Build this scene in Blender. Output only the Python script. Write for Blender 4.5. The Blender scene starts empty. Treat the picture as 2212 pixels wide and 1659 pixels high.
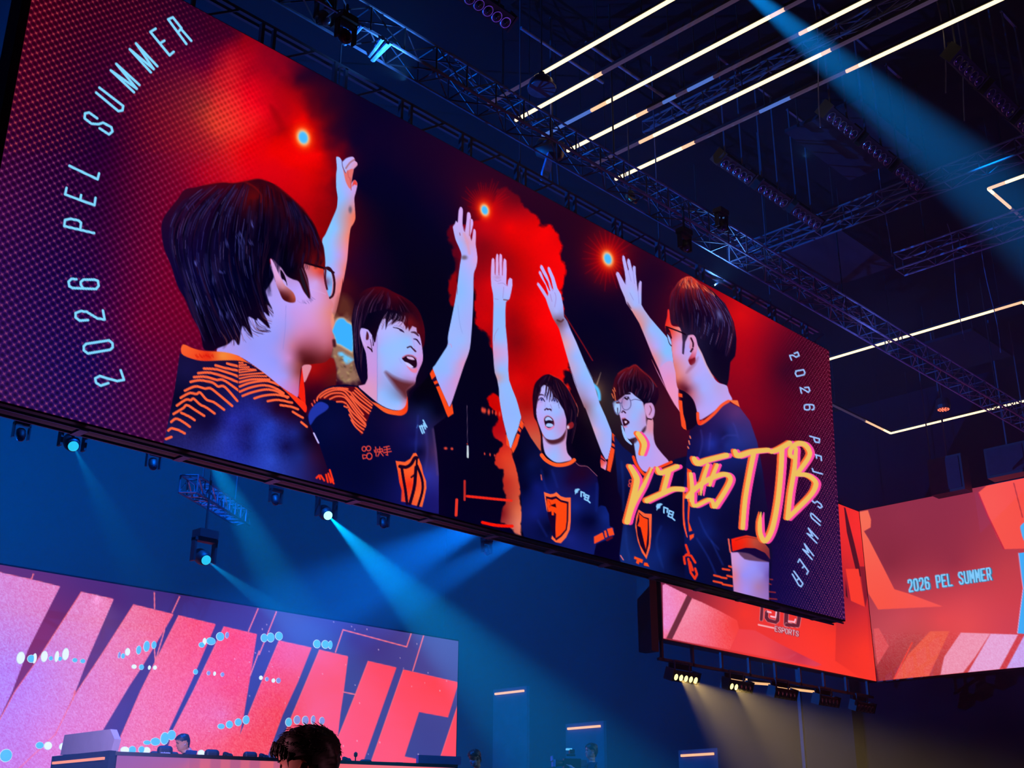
import bpy, math, random
import numpy as np
from mathutils import Vector, Matrix
scene = bpy.context.scene
# ---------------------------------------------------------------- camera
FPX, CX, CY, CZ = 2594.72, 1106.0, 829.5, 1.35
_f = lambda px, py: np.array([px - CX, -(py - CY), -FPX]) / np.linalg.norm([px - CX, py - CY, FPX])
RX, RY = _f(3819, 1857), _f(-1753, 1826)          # hall axes: x runs away to the right, y away to the left
RY = RY - RX * RX.dot(RY); RY /= np.linalg.norm(RY)
RM = np.array([RX, RY, np.cross(RX, RY)])
cam = bpy.data.objects.new('camera', bpy.data.cameras.new('camera')); scene.collection.objects.link(cam)
m4 = Matrix([list(RM[i]) + [(0, 0, CZ)[i]] for i in range(3)] + [[0, 0, 0, 1]])
cam.matrix_world = m4
cam.data.sensor_width = 36; cam.data.lens = 36 * FPX / 2212; cam.data.clip_end = 300; cam.data.clip_start = .05
scene.camera = cam
def at(px, py, x=None, y=None, z=None):
    v = RM @ np.array([px - CX, -(py - CY), -FPX])
    t = x / v[0] if x is not None else y / v[1] if y is not None else (z - CZ) / v[2]
    return np.array([v[0] * t, v[1] * t, CZ + v[2] * t])
# ---------------------------------------------------------------- view, haze in the hall
scene.view_settings.view_transform = 'Standard'; scene.view_settings.look = 'None'
scene.view_settings.exposure = 0; scene.view_settings.gamma = 1; scene.view_settings.use_curve_mapping = False
w = bpy.data.worlds.new('hall_air'); scene.world = w; w.use_nodes = True
nt = w.node_tree; nt.nodes['Background'].inputs[0].default_value = (0, 0, 0, 1)
vs = nt.nodes.new('ShaderNodeVolumeScatter'); vs.inputs['Color'].default_value = (1, 1, 1, 1); vs.inputs['Density'].default_value = .0022; vs.inputs['Anisotropy'].default_value = .0
nt.links.new(vs.outputs[0], nt.nodes['World Output'].inputs['Volume'])
cy = scene.cycles
cy.max_bounces = 4; cy.diffuse_bounces = 2; cy.glossy_bounces = 2; cy.transmission_bounces = 2; cy.volume_bounces = 0; cy.transparent_max_bounces = 4
cy.use_denoising = True; cy.sample_clamp_indirect = 3; cy.caustics_reflective = False; cy.caustics_refractive = False
# ---------------------------------------------------------------- lamps of the hall, plus added fill spots
def lin(c): return tuple((v / 12.92 if v <= .04045 else ((v + .055) / 1.055) ** 2.4) for v in (q / 255 for q in c))
def aim(o, p, q):
    o.location = p; o.rotation_euler = (Vector(q) - Vector(p)).to_track_quat('-Z', 'Y').to_euler()
def spot(name, p, q, deg, power, col, blend=.5, r=.015):
    d = bpy.data.lights.new(name, 'SPOT'); d.spot_size = math.radians(deg); d.spot_blend = blend; d.energy = power; d.color = col; d.shadow_soft_size = r
    o = bpy.data.objects.new(name, d); scene.collection.objects.link(o); aim(o, p, q); return o
BLUE, DEEP, VIO, WARM = (.0, .30, .8), (.0, .16, 1), (.26, .10, 1), (1, .66, .2)
LAMPS = [  # name, from, towards, cone, power, colour, blend
    ('beam_a', (8.07, 17.5, 7.25), tuple(at(300, 1240, y=13.5)), 8, 30000, BLUE, .7),
    ('beam_b', (10.66, 17.5, 5.87), tuple(at(760, 1440, y=13.0)), 8, 80000, BLUE, .7),
    ('beam_c', (13.11, 17.5, 7.12), tuple(at(1010, 1420, y=12.0)), 10, 380000, BLUE, .7),
    ('beam_d', tuple(at(425, 930, y=15.5)), tuple(at(600, 1260, y=13.0)), 12, 150000, BLUE, .9),
    ('beam_e', tuple(at(1120, 1090, y=16.5)), tuple(at(560, 1370, y=15.0)), 14, 480000, DEEP, .9),
    ('beam_f', tuple(at(1180, 1130, y=16.5)), tuple(at(640, 1420, y=15.0)), 10, 300000, DEEP, .9),
    ('beam_g', tuple(at(1530, -90, z=14)), tuple(at(2120, 400, z=13.2)), 12, 420000, (.0, .22, .8), 1),
    ('wash_stage', (9, 14.5, 12), (14, 22, 3), 100, 18000, (.0, .13, 1), 1),
    ('wash_left', (3, 25, 2.5), (9, 25, 9), 120, 110000, (.0, .16, 1), 1),
    ('wash_side', (20, 20, 13), (31, 32, 4), 90, 24000, (.0, .15, 1), 1),
    ('wash_low', (17, 22, 2.5), (26, 27, 4), 90, 18000, (.0, .22, 1), 1),
    ('fill_violet', (20, 4, 3), (21, 9, 16), 110, 2000, VIO, 1),  # added violet fill lifting trusses and ceiling, no such fixture
    ('fill_violet', (27, 9, 3), (29, 12, 16), 110, 1300, VIO, 1),  # second added violet fill, further along
    ('rig_blue', (9.5, 11.5, 11.9), (8.5, 11.9, 14), 120, 300, (.06, .34, 1), 1),
    ('rig_blue', (18.3, 12.2, 11.9), (18.5, 11.8, 14), 130, 330, (.1, .36, 1), 1),
    ('rig_blue', (23.5, 11.2, 11.7), (23.5, 11.5, 14), 130, 160, (.14, .25, 1), 1),
    ('rig_blue', (16.5, 9, 12.7), (17.5, 9, 14.2), 130, 120, (.06, .3, 1), 1),
    ('fill_face', (-2, 9, 2.6), (2.8, 3.8, 1.7), 14, 1500, (1, .28, .40), 1),  # added pink fill for the near man's face, replaces screen glow
    ('fill_pink', (5.5, -1.5, 2.6), (2.8, 3.75, 1.65), 14, 160, (1, .3, .45), 1),  # added pink fill from behind the camera, brightens his ear
    ('fill_stage', (18.6, 11.2, 4.6), (15.8, 14.7, 2.8), 40, 260, (.25, .62, 1), 1),  # added fill on the camera operator, no fixture
    ('fill_stage', (6.3, 12.6, 4.0), (9.2, 16.8, 2.7), 50, 1500, (.8, .55, 1), 1),  # added fill brightening the pale panel on the desk
]
for n_, p_, q_, d_, e_, c_, b_ in LAMPS: spot(n_, p_, q_, d_, e_, c_, b_)
# ---------- painting of LED picture content: every panel is a grid of LEDs, each with its own colour ----------
def K(ox, oy, s):
    return lambda *pts: [(ox + x / s, oy + y / s) for x, y in pts]
def G2(n0, n1):
    return np.zeros((n0, n1))
def spline(P, closed=False, n=6):
    P = np.array(P, float)
    if len(P) < 3: return P
    m = len(P); out = []
    rng = range(m) if closed else range(m - 1)
    for i in rng:
        if closed: p0, p1, p2, p3 = P[i - 1], P[i], P[(i + 1) % m], P[(i + 2) % m]
        else: p0, p1, p2, p3 = P[max(i - 1, 0)], P[i], P[i + 1], P[min(i + 2, m - 1)]
        for k in range(n):
            t = k / n
            out.append(.5 * (2 * p1 + (p2 - p0) * t + (2 * p0 - 5 * p1 + 4 * p2 - p3) * t * t + (3 * p1 - p0 - 3 * p2 + p3) * t ** 3))
    if not closed: out.append(P[-1])
    return np.array(out)
def vnoise(x, y, seed=0):
    xi = np.floor(x).astype(np.int64); yi = np.floor(y).astype(np.int64)
    fx = x - xi; fy = y - yi
    fx = fx * fx * (3 - 2 * fx); fy = fy * fy * (3 - 2 * fy)
    def h(a, b):
        v = (a * 374761393 + b * 668265263 + seed * 974711) & 0xffffffff
        v = ((v ^ (v >> 13)) * 1274126177) & 0xffffffff
        return ((v ^ (v >> 16)) & 0xffff) / 65535.0
    return (h(xi, yi) * (1 - fx) + h(xi + 1, yi) * fx) * (1 - fy) + (h(xi, yi + 1) * (1 - fx) + h(xi + 1, yi + 1) * fx) * fy
def fbm(x, y, seed=0, o=4):
    s = 0; a = .5
    for i in range(o):
        s = s + a * vnoise(x * 2 ** i, y * 2 ** i, seed + i * 17); a *= .5
    return s
def sst(a, b, x):
    t = np.clip((x - a) / (b - a), 0, 1); return t * t * (3 - 2 * t)
class Canvas:
    """colour per LED; PX,PY = picture coordinates of every LED"""
    def __init__(self, PX, PY, inv):
        self.PX, self.PY, self.inv = PX, PY, inv
        self.C = np.zeros(PX.shape + (3,))
    def reg(self, x0, y0, x1, y1):
        c = [self.inv(x, y) for x in (x0, x1, .5 * (x0 + x1)) for y in (y0, y1, .5 * (y0 + y1))]
        r = [q[0] for q in c]; k = [q[1] for q in c]
        H, W = self.PX.shape
        a0, a1 = max(0, int(min(r)) - 2), min(H, int(max(r)) + 3)
        b0, b1 = max(0, int(min(k)) - 2), min(W, int(max(k)) + 3)
        if a1 <= a0 or b1 <= b0: return None
        return slice(a0, a1), slice(b0, b1)
    def field(self, col, X, Y):
        if callable(col): return col(X, Y)
        if isinstance(col, list):
            P = np.array([p for p, c in col], float); V = np.array([c for p, c in col], float); n = len(P)
            k2 = 6. if n < 60 else 30.
            A = np.zeros((n + 1, n + 1)); A[:n, :n] = -np.sqrt(((P[:, None] - P[None]) ** 2).sum(-1) + k2) + np.eye(n) * (3 if n < 60 else 5)
            A[:n, n] = A[n, :n] = 1
            w = np.linalg.solve(A, np.vstack([V, np.zeros((1, 3))]))
            out = np.zeros(X.shape + (3,)) + w[n]
            for i in range(n): out += -np.sqrt((X - P[i, 0]) ** 2 + (Y - P[i, 1]) ** 2 + k2)[..., None] * w[i]
            return np.clip(out, V.min(0) - 6, V.max(0) + 6).clip(0, 255)
        return np.array(col, float)
    def mix(self, s, a, col, X, Y):
        a = np.clip(a, 0, 1)[..., None]
        self.C[s] = self.C[s] * (1 - a) + self.field(col, X, Y) * a
    def dist(self, P, X, Y, closed):
        d = np.full(X.shape, 1e9); ins = np.zeros(X.shape, bool)
        n = len(P)
        for i in range(n if closed else n - 1):
            x1, y1 = P[i]; x2, y2 = P[(i + 1) % n]
            dx, dy = x2 - x1, y2 - y1
            L = dx * dx + dy * dy
            if L < 1e-9: continue
            t = np.clip(((X - x1) * dx + (Y - y1) * dy) / L, 0, 1)
            d = np.minimum(d, (X - x1 - t * dx) ** 2 + (Y - y1 - t * dy) ** 2)
            if closed and dy != 0:
                ins ^= ((y1 > Y) != (y2 > Y)) & (X < dx * (Y - y1) / dy + x1)
        d = np.sqrt(d)
        return np.where(ins, -d, d) if closed else d
    def poly(self, P, col, soft=1.4, a=1., sm=True, rough=0, seed=1, rs=.08):
        P = np.array(P, float)
        if sm: P = spline(P, True, 4)
        m = soft + rough + 1
        s = self.reg(P[:, 0].min() - m, P[:, 1].min() - m, P[:, 0].max() + m, P[:, 1].max() + m)
        if s is None: return
        X, Y = self.PX[s], self.PY[s]
        d = self.dist(P, X, Y, True)
        if rough: d = d + (fbm(X * rs, Y * rs, seed) - .47) * 2 * rough
        self.mix(s, a * np.clip(.5 - d / soft, 0, 1), col, X, Y)
    def line(self, P, w, col, soft=1.2, a=1., sm=True):
        """w: width in picture pixels, a number or one per point"""
        P = np.array(P, float)
        W = None if np.isscalar(w) else np.array(w, float)
        if sm and len(P) > 2:
            Q = spline(P)
            if W is not None:
                W = np.interp(np.linspace(0, len(W) - 1, len(Q)), np.arange(len(W)), W)
            P = Q
        wm = w if W is None else W.max()
        m = wm / 2 + soft + 1
        s = self.reg(P[:, 0].min() - m, P[:, 1].min() - m, P[:, 0].max() + m, P[:, 1].max() + m)
        if s is None: return
        X, Y = self.PX[s], self.PY[s]
        if W is None: d = self.dist(P, X, Y, False) - w / 2
        else:
            d = np.full(X.shape, 1e9)
            for i in range(len(P) - 1):
                x1, y1 = P[i]; dx, dy = P[i + 1] - P[i]; L = dx * dx + dy * dy + 1e-9
                t = np.clip(((X - x1) * dx + (Y - y1) * dy) / L, 0, 1)
                d = np.minimum(d, np.hypot(X - x1 - t * dx, Y - y1 - t * dy) - (W[i] + t * (W[i + 1] - W[i])) / 2)
        self.mix(s, a * np.clip(.5 - d / soft, 0, 1), col, X, Y)
    def blob(self, x, y, rx, ry, col, a=1., p=2., rot=0):
        m = 3.2 * max(rx, ry)
        s = self.reg(x - m, y - m, x + m, y + m)
        if s is None: return
        X, Y = self.PX[s], self.PY[s]
        c, n = math.cos(rot), math.sin(rot)
        u = ((X - x) * c + (Y - y) * n) / rx; v = (-(X - x) * n + (Y - y) * c) / ry
        self.mix(s, a * np.exp(-(u * u + v * v) ** (p / 2)), col, X, Y)
    def hair(self, guides, n, cols, rnd, w=(.7, 1.8), a=(.25, .7), span=(.15, .5), wob=1.6, soft=1.2):
        g = [spline(q, False, 8) for q in guides]
        m = 40
        g = [np.array([[np.interp(t, np.linspace(0, 1, len(q)), q[:, k]) for k in (0, 1)] for t in np.linspace(0, 1, m)]) for q in g]
        for _ in range(n):
            f = rnd.random() * (len(g) - 1); i = min(int(f), len(g) - 2); f -= i
            cur = g[i] * (1 - f) + g[i + 1] * f
            L = rnd.uniform(*span); t0 = rnd.random() * (1 - L * .6)
            k0, k1 = int(t0 * (m - 1)), int(min(1, t0 + L) * (m - 1))
            if k1 - k0 < 2: continue
            P = cur[k0:k1 + 1:2] + np.array([rnd.uniform(-2, 2), rnd.uniform(-2, 2)])
            ww = rnd.uniform(*w); nn = len(P); ph = rnd.random() * 6.3; kk = rnd.uniform(.15, .45); nrm = np.array([-(P[-1] - P[0])[1], (P[-1] - P[0])[0]]); nrm /= np.linalg.norm(nrm) + 1e-6
            P = P + nrm * (np.sin(ph + kk * np.arange(nn)) * rnd.uniform(0, wob))[:, None]
            self.line(P, [ww * math.sin(math.pi * (j + .7) / (nn + .4)) + .2 for j in range(nn)], rnd.choice(cols), a=rnd.uniform(*a), sm=False, soft=soft)
# single-stroke letters in a unit box, y down
GLYPH = {
 '2': [[(0, .22), (.1, .04), (.5, 0), (.9, .04), (1, .25), (.85, .5), (.1, .85), (0, 1), (1, 1)]],
 '0': [[(.5, 0), (.9, .05), (1, .25), (1, .75), (.9, .95), (.5, 1), (.1, .95), (0, .75), (0, .25), (.1, .05), (.5, 0)]],
 '6': [[(1, .2), (.85, .03), (.5, 0), (.12, .05), (0, .25), (0, .78), (.12, .96), (.5, 1), (.88, .96), (1, .78), (1, .6), (.85, .45), (.5, .43), (.1, .5)]],
 'P': [[(0, 1), (0, 0), (.8, 0), (1, .12), (1, .42), (.8, .54), (0, .54)]],
 'E': [[(1, 0), (0, 0), (0, 1), (1, 1)], [(0, .5), (.8, .5)]],
 'L': [[(0, 0), (0, 1), (1, 1)]],
 'S': [[(1, .2), (.85, .03), (.5, 0), (.12, .04), (0, .2), (.1, .4), (.9, .6), (1, .8), (.88, .96), (.5, 1), (.12, .96), (0, .8)]],
 'U': [[(0, 0), (0, .8), (.15, .97), (.5, 1), (.85, .97), (1, .8), (1, 0)]],
 'M': [[(0, 1), (0, 0), (.5, .65), (1, 0), (1, 1)]],
 'R': [[(0, 1), (0, 0), (.8, 0), (1, .12), (1, .4), (.8, .52), (0, .52)], [(.55, .52), (1, 1)]],
 'O': [[(.5, 0), (.9, .05), (1, .25), (1, .75), (.9, .95), (.5, 1), (.1, .95), (0, .75), (0, .25), (.1, .05), (.5, 0)]],
 'T': [[(0, 0), (1, 0)], [(.5, 0), (.5, 1)]],
 'J': [[(1, 0), (1, .8), (.85, .97), (.5, 1), (.15, .97), (0, .8), (0, .68)]],
 'B': [[(0, 0), (0, 1), (.8, 1), (1, .88), (1, .62), (.85, .5), (0, .5)], [(0, 0), (.78, 0), (.95, .1), (.95, .4), (.85, .5)]],
}
def letters(cv, txt, tl, tr, bl, w, col, fill=.72, soft=1.2):
    """a line of text in the parallelogram tl,tr,bl"""
    tl, tr, bl = (np.array(q, float) for q in (tl, tr, bl))
    n = len(txt)
    for i, ch in enumerate(txt):
        if ch == ' ': continue
        for st in GLYPH[ch]:
            P = [tl + (tr - tl) * ((i + .5 * (1 - fill) + x * fill) / n) + (bl - tl) * y for x, y in st]
            cv.line(P, w, col, soft=soft, sm=False)
def paint_main(cv, lat):
    rnd = random.Random(5)
    A = K(330, 370, 3.770); B = K(340, 720, 4.88); C = K(640, 320, 5.185); D = K(640, 600, 5.185); E = K(1040, 520, 5.183)
    F = K(1110, 790, 6.9125); G = K(1300, 580, 6.9125); H = K(1300, 770, 6.9125); I = K(650, 840, 5.925); J = K(960, 860, 5.53)
    L = K(1100, 980, 6.912); M = K(1320, 980, 5.72); N = K(1520, 930, 5.925); O = K(1540, 1080, 6.143); Q = K(1640, 680, 5.53)
    S = K(0, 0, 3.95); T = K(0, 420, 3.95); V = K(900, 300, 5.53); Y = K(1100, 420, 3.95)
    def gr(k, *pc): return [(k((x, y))[0], c) for x, y, c in pc]
    one = lambda x, y: [(x, y)]
    ID = lambda *p: list(p)
    OR = (250, 82, 35)
    # ---- backdrop
    bg = gr(ID, (80,30,(75,0,35)),(40,200,(75,5,45)),(20,450,(60,10,75)),(10,700,(50,15,90)),(30,860,(55,20,95)),(150,100,(60,0,42)),(250,150,(60,0,50)),
     (220,300,(42,0,55)),(200,450,(45,5,60)),(180,600,(35,5,75)),(200,780,(30,10,90)),(150,880,(45,15,95)),(300,60,(65,0,42)),(400,30,(50,0,42)),(330,250,(105,10,45)),
     (300,400,(90,5,50)),(300,550,(95,5,55)),(300,700,(105,0,55)),(330,850,(85,5,65)),(350,930,(75,10,70)),(430,130,(90,0,50)),(476,76,(62,0,40)),(520,90,(145,0,25)),
     (560,130,(165,0,32)),(600,170,(150,0,30)),(480,160,(195,18,40)),(490,210,(235,40,45)),(470,250,(220,55,45)),(440,220,(150,40,45)),(420,270,(150,25,45)),(500,270,(240,52,45)),
     (540,210,(235,0,30)),(560,250,(235,5,30)),(555,160,(160,0,30)),(600,240,(170,0,20)),(610,285,(130,0,18)),(625,262,(225,0,8)),(655,232,(215,0,8)),(640,205,(140,0,20)),
     (650,175,(35,0,36)),(690,230,(85,0,25)),(705,262,(110,0,20)),(725,295,(50,0,35)),(760,310,(14,0,42)),(690,330,(242,0,0)),(600,330,(235,0,8)),(540,330,(228,0,15)),(640,350,(240,0,0)),
     (560,360,(220,0,20)),(620,370,(212,0,18)),(680,380,(205,0,10)),(500,370,(215,10,30)),(450,330,(170,20,40)),(430,370,(165,5,40)),(400,400,(130,5,45)),(690,450,(165,0,15)),(700,400,(190,0,10)),
     (712,480,(125,0,10)),(705,520,(110,0,15)),(770,400,(8,0,40)),(850,350,(15,0,42)),(850,500,(6,0,32)),(900,600,(5,0,28)),(800,560,(25,0,38)),(950,450,(15,0,42)),(800,300,(18,0,42)),(760,560,(45,0,38)),
     (740,620,(65,8,28)),(900,300,(25,0,40)),(1000,400,(42,0,38)),(1150,430,(42,0,34)),(900,700,(5,0,28)),(1000,800,(5,0,30)),(1000,950,(6,2,35)),(1020,1050,(4,2,32)),(1040,760,(4,0,30)),
     (1280,480,(42,0,30)),(1350,520,(45,0,30)),(1400,600,(28,0,38)),(1300,700,(6,0,36)),(1250,600,(25,0,38)),(1280,640,(10,0,38)),(1430,590,(35,0,35)),(1370,780,(5,0,36)),(1250,700,(8,0,36)),
     (1270,850,(35,5,28)),(1260,930,(12,2,25)),(1300,900,(45,28,38)),(1320,870,(40,30,40)),(1290,1000,(8,2,30)),
     (1600,680,(218,10,14)),(1640,700,(175,5,22)),(1610,760,(165,0,20)),(1620,800,(150,0,25)),(1640,900,(118,0,30)),(1610,870,(130,0,28)),(1668,720,(130,5,30)),(1695,800,(55,0,34)),(1750,800,(72,0,30)),(1690,1000,(48,0,36)),(1720,1100,(38,4,58)),
     (1650,1000,(52,0,40)),(1790,800,(90,8,34)),(1790,900,(80,5,40)),(1780,1050,(50,10,60)),(1800,1200,(45,15,78)),(1700,1250,(22,10,72)),(1680,1150,(20,8,62)),(1760,1310,(32,15,80)),(1815,1320,(60,20,85)),(1740,740,(70,0,30)))
    s = (slice(None), slice(None)); X, Yy = cv.PX, cv.PY
    nz = (fbm(X * .016, Yy * .016, 3) - .47) * 70; nz2 = (fbm(X * .016 + 40, Yy * .016, 9) - .47) * 70
    k = sst(380, 480, X) * (1 - sst(740, 800, X))
    cv.C[s] = cv.field(bg, X + nz * k, Yy + nz2 * k)
    # dot lattice
    du, dv = lat
    r = np.hypot((du - np.round(du)), (dv - np.round(dv)))
    ang = np.arctan2(dv - np.round(dv), du - np.round(du))
    st = np.clip(1.2 - r / (.24 + .1 * np.cos(4 * ang)), 0, 1)
    r2 = np.hypot(du + .5 - np.round(du + .5), dv + .5 - np.round(dv + .5))
    amp = np.where(X < 700, (1 - sst(150, 600, X)) * .7 + .22 * np.exp(-((X - 480) / 70) ** 2 - ((Yy - 240) / 110) ** 2) * 1.6, .8 * sst(1650, 1790, X))
    cv.C[s] *= (1 - np.clip(1.1 - r2 / .42, 0, 1) * .5 * np.clip(amp * 1.3, 0, 1))[..., None]
    amp = amp * (1 - .75 * np.exp(-((X - 230) / 70) ** 2) * np.exp(-((Yy - 330) / 260) ** 2) * (X < 700))
    redness = np.clip(cv.C[..., 0:1] / 200, 0, 1)
    dotc = np.where((Yy < 330)[..., None], (1 - redness) * np.array((225, 95, 95)) + redness * np.array((250, 95, 75)), np.array((185, 85, 125)))
    cv.mix(s, st * amp, lambda x, y: dotc, X, Yy)
    # dark mottling in the glow
    cv.poly(W4((880,990),(930,1010),(985,1090),(1030,1190),(980,1200),(920,1110)), (150, 0, 15), soft=9, a=.7)
    # ---- red smoke in the middle
    redf = gr(ID, (1044,499,(170,0,25)),(1100,490,(238,0,8)),(1050,530,(130,0,20)),(1100,560,(160,0,15)),(1150,540,(228,0,0)),(1200,560,(248,0,0)),(1180,500,(250,0,0)),(1210,520,(225,0,10)),(1120,430,(100,0,25)),(1130,455,(165,0,22)),
     (1090,420,(95,0,30)),(1000,510,(115,0,30)),(985,590,(95,0,30)),(1059,616,(215,0,12)),(1100,600,(160,0,15)),(1110,690,(150,0,15)),(1120,740,(130,0,15)),(1165,700,(242,0,0)),(1200,720,(250,0,0)),(1130,800,(190,0,10)),
     (1180,790,(228,0,5)),(1150,650,(232,0,0)),(1140,620,(200,0,10)),(1050,690,(205,0,10)),(1117,819,(222,8,10)),(1139,877,(165,10,15)),(1146,920,(205,60,50)),(1156,949,(200,90,70)))
    cv.poly(V((900,760),(960,640),(1040,580),(1120,590),(1200,670),(1270,770),(1400,900),(1480,1030),(1590,1050),(1660,1120),(1690,1200),(1740,1270),(1720,1350),(1720,1420),(1760,1480),(1790,1530),(1780,1659)) +
            E((930,400),(900,600),(930,850),(960,1100),(1000,1440),(940,1470),(915,1600)) + [(1230,845),(1190,960),(1150,975),(1120,940),(1100,900),(1090,800),(1068,760),(1052,716),(1030,700)] + V((680,1659),(440,1659),(480,1500),(440,1400),(440,1280),(360,1180),(400,1060),(640,1010),(760,960)),
            redf, soft=6, rough=9, rs=.075, seed=4)
    cv.poly([(965,500),(980,540),(985,580),(968,605),(978,660),(992,650),(990,560),(985,500)], (85, 0, 28), soft=8, rough=8, a=.8)
    cv.poly([(972,600),(985,590),(990,640),(978,660),(968,625)], (150, 0, 15), soft=6, rough=6, a=.9)
    # lower smoke column
    cv.poly(J((530,-20),(550,100),(640,250),(590,350),(600,470),(690,540),(640,640),(610,760),(650,860),(700,870),(690,1080),(730,1200),(700,1350),(670,1490),(800,1510),(800,1560),(900,1640),(920,1620),(925,1400),(910,1200),(885,950),(850,800),(800,640),(740,430),(660,-20)),
            gr(ID, (1077,878,(205,8,8)),(1083,932,(180,12,28)),(1090,987,(225,60,40)),(1103,1023,(212,70,50)),(1095,1040,(190,45,38)),(1114,1104,(215,100,72)),(1119,1131,(228,122,100)),(1085,1110,(120,15,30)),(1090,900,(200,10,10))), soft=4, rough=6, rs=.08, seed=8)
    # bright lamps in the picture
    for x, y, rx, ry, hr, halo in ((655,297,9.5,13,30,(255,0,0)), (1047,454,6.5,9.5,26,(255,0,0)), (1313,559,7.5,11.5,34,(255,0,0))):
        cv.blob(x, y, hr, hr * 1.2, halo, a=.95, p=1.4)
        if x > 700:
            for i in range(26):
                t = -math.pi * (.02 + .96 * i / 25) if x < 1200 else 2 * math.pi * i / 26
                R = hr * rnd.uniform(1.3, 2.1) * (1.35 if math.sin(t) < -.3 else 1)
                cv.line([(x, y), (x + R * math.cos(t) * .8, y + R * math.sin(t))], [3.5, .6], (215, 10, 12), soft=3, a=.5, sm=False)
        cv.blob(x, y, rx * 2.0, ry * 1.9, (255, 120, 20), a=.85, p=2.2, rot=-.3)
        cv.blob(x, y, rx * 1.45, ry * 1.4, (255, 225, 165), a=1, p=4, rot=-.3)
        cv.blob(x, y, rx * 1.05, ry * 1.05, (75, 185, 255), a=1, p=7, rot=-.3)
    cv.blob(1287, 845, 16, 22, (150, 120, 80), a=.7, p=1.4)
    cv.line(F((1180,280),(1240,340),(1270,420),(1275,500)), 7, (90, 190, 255), soft=4)
    cv.line(F((1240,280),(1300,100)), [3, .7], (180, 150, 130), soft=2, a=.7)
    cv.line(E((930,830),(1100,1100),(1244,1340)), 2.5, (150, 20, 30), soft=2, a=.8)
    # small stage things behind
    for p, w, c in ((J((270,90),(275,530)),1.2,(85,65,95)),(J((278,575),(279,705)),4,(200,212,222)),(J((243,990),(240,1215)),4.6,(190,42,42)),(J((270,1172),(800,1225)),5.4,(238,40,30)),(J((148,1215),(138,1398)),6,(225,52,42)),(J((455,1485),(620,1520),(810,1530)),6.5,(250,22,12))):
        cv.line(p, w, c)
    for x, y, rx, ry in ((455,140,3,6),(478,150,4,6),(530,165,3,7),(575,165,1.5,5),(615,180,1.5,6),(660,190,2,6),(15,600,4,3),(90,605,3,3),(480,665,1.5,3),(545,675,1.5,3.6),(600,685,1.2,3),(273,547,1.3,1.3)):
        cv.blob(*J((x, y))[0], rx, ry, (225, 70, 55), p=3)
    # ---- raised arm beside the first head
    arm1 = C((447,110),(465,97),(490,108),(510,142),(518,152),(560,115),(620,96),(648,108),(656,140),(680,160),(684,190),(655,222),(640,245),(625,330),(612,405),(630,375),(655,357),(678,380),(683,420),(665,500),(650,560),(655,650),(662,780),(640,845),(612,890),(598,960),(585,1080),(570,1250),(545,1400),(520,1520)) + D((525,5),(503,130),(470,290),(440,400),(415,440),(380,380),(340,200),(330,0)) + C((325,1340),(318,1200),(290,1040),(330,960),(400,800),(450,680),(462,600),(462,540),(448,440),(447,300),(455,220))
    cv.poly(arm1, gr(C, (480,300,(150,190,255)),(520,560,(140,185,255)),(450,900,(140,190,255)),(400,1150,(150,185,255)),(480,1200,(185,160,240)),(540,1150,(228,142,175)),(585,1000,(250,130,110)),(645,750,(238,120,100)),(620,800,(235,125,110)),(515,1500,(242,120,110)),(460,1400,(190,160,240)),(390,1250,(145,185,255)),(600,140,(190,175,250)),(655,200,(220,150,190)),(490,1659,(235,125,130)),(550,1350,(242,125,115)),(640,480,(200,160,235))))
    cv.poly(C((522,205),(552,275),(575,250),(640,235),(625,330),(608,455),(560,390),(535,290)), (226, 112, 112), soft=2)
    cv.line(C((615,470),(612,400),(600,330)), 1.5, (190, 70, 80)); cv.line(C((575,250),(585,330)), 1.5, (170, 70, 80), a=.6)
    cv.poly(C((640,370),(660,360),(680,385),(680,415),(650,410),(625,430)), (232, 70, 70), soft=2)
    cv.line(C((512,140),(520,210),(552,278)), 1.8, (110, 85, 140)); cv.line(C((556,225),(600,165),(652,128)), 3.5, (165, 100, 110), a=.8)
    cv.blob(*C((605, 690))[0], 4, 8, (95, 85, 110), a=.8, p=3)
    # ---- bright gap between heads
    cv.poly(D((420,420),(480,430),(600,440),(660,600),(660,900),(700,1150),(520,1180),(430,1000),(400,850),(400,600)), (165, 125, 100), soft=14, a=.85, rough=8)
    cv.poly(D((500,200),(600,250),(640,420),(480,430),(440,400)), (100, 50, 40), soft=18, a=.8)
    cv.poly(D((440,490),(480,450),(530,450),(570,490),(625,520),(640,600),(640,825),(580,812),(500,765),(450,740),(436,690),(420,640),(395,590)), (235, 205, 170), soft=7)
    cv.poly(D((440,500),(480,460),(530,460),(570,500),(618,530),(632,600),(632,812),(580,800),(500,752),(455,735),(444,700),(425,640),(403,592)), (62, 175, 255), soft=4)
    cv.poly(D((480,850),(540,850),(600,900),(630,930),(560,950),(520,900)), (110, 195, 250), soft=7, rough=5)
    for i in range(26):
        x, y = rnd.uniform(430, 660), rnd.uniform(830, 1150)
        cv.blob(*D((x, y))[0], rnd.uniform(2, 5), rnd.uniform(1.5, 3), rnd.choice([(60, 35, 40), (190, 160, 110), (110, 80, 60), (150, 130, 90)]), a=.6, rot=rnd.uniform(-1, 1))
    cv.poly(B((1540,345),(1700,300),(1860,270),(1880,560),(1760,600),(1640,700),(1570,800),(1545,500)), gr(B, (1650,400,(165,12,18)),(1800,400,(120,8,20)),(1700,560,(70,4,30)),(1600,650,(45,2,30)),(1860,450,(100,20,25))), soft=4)
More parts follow.
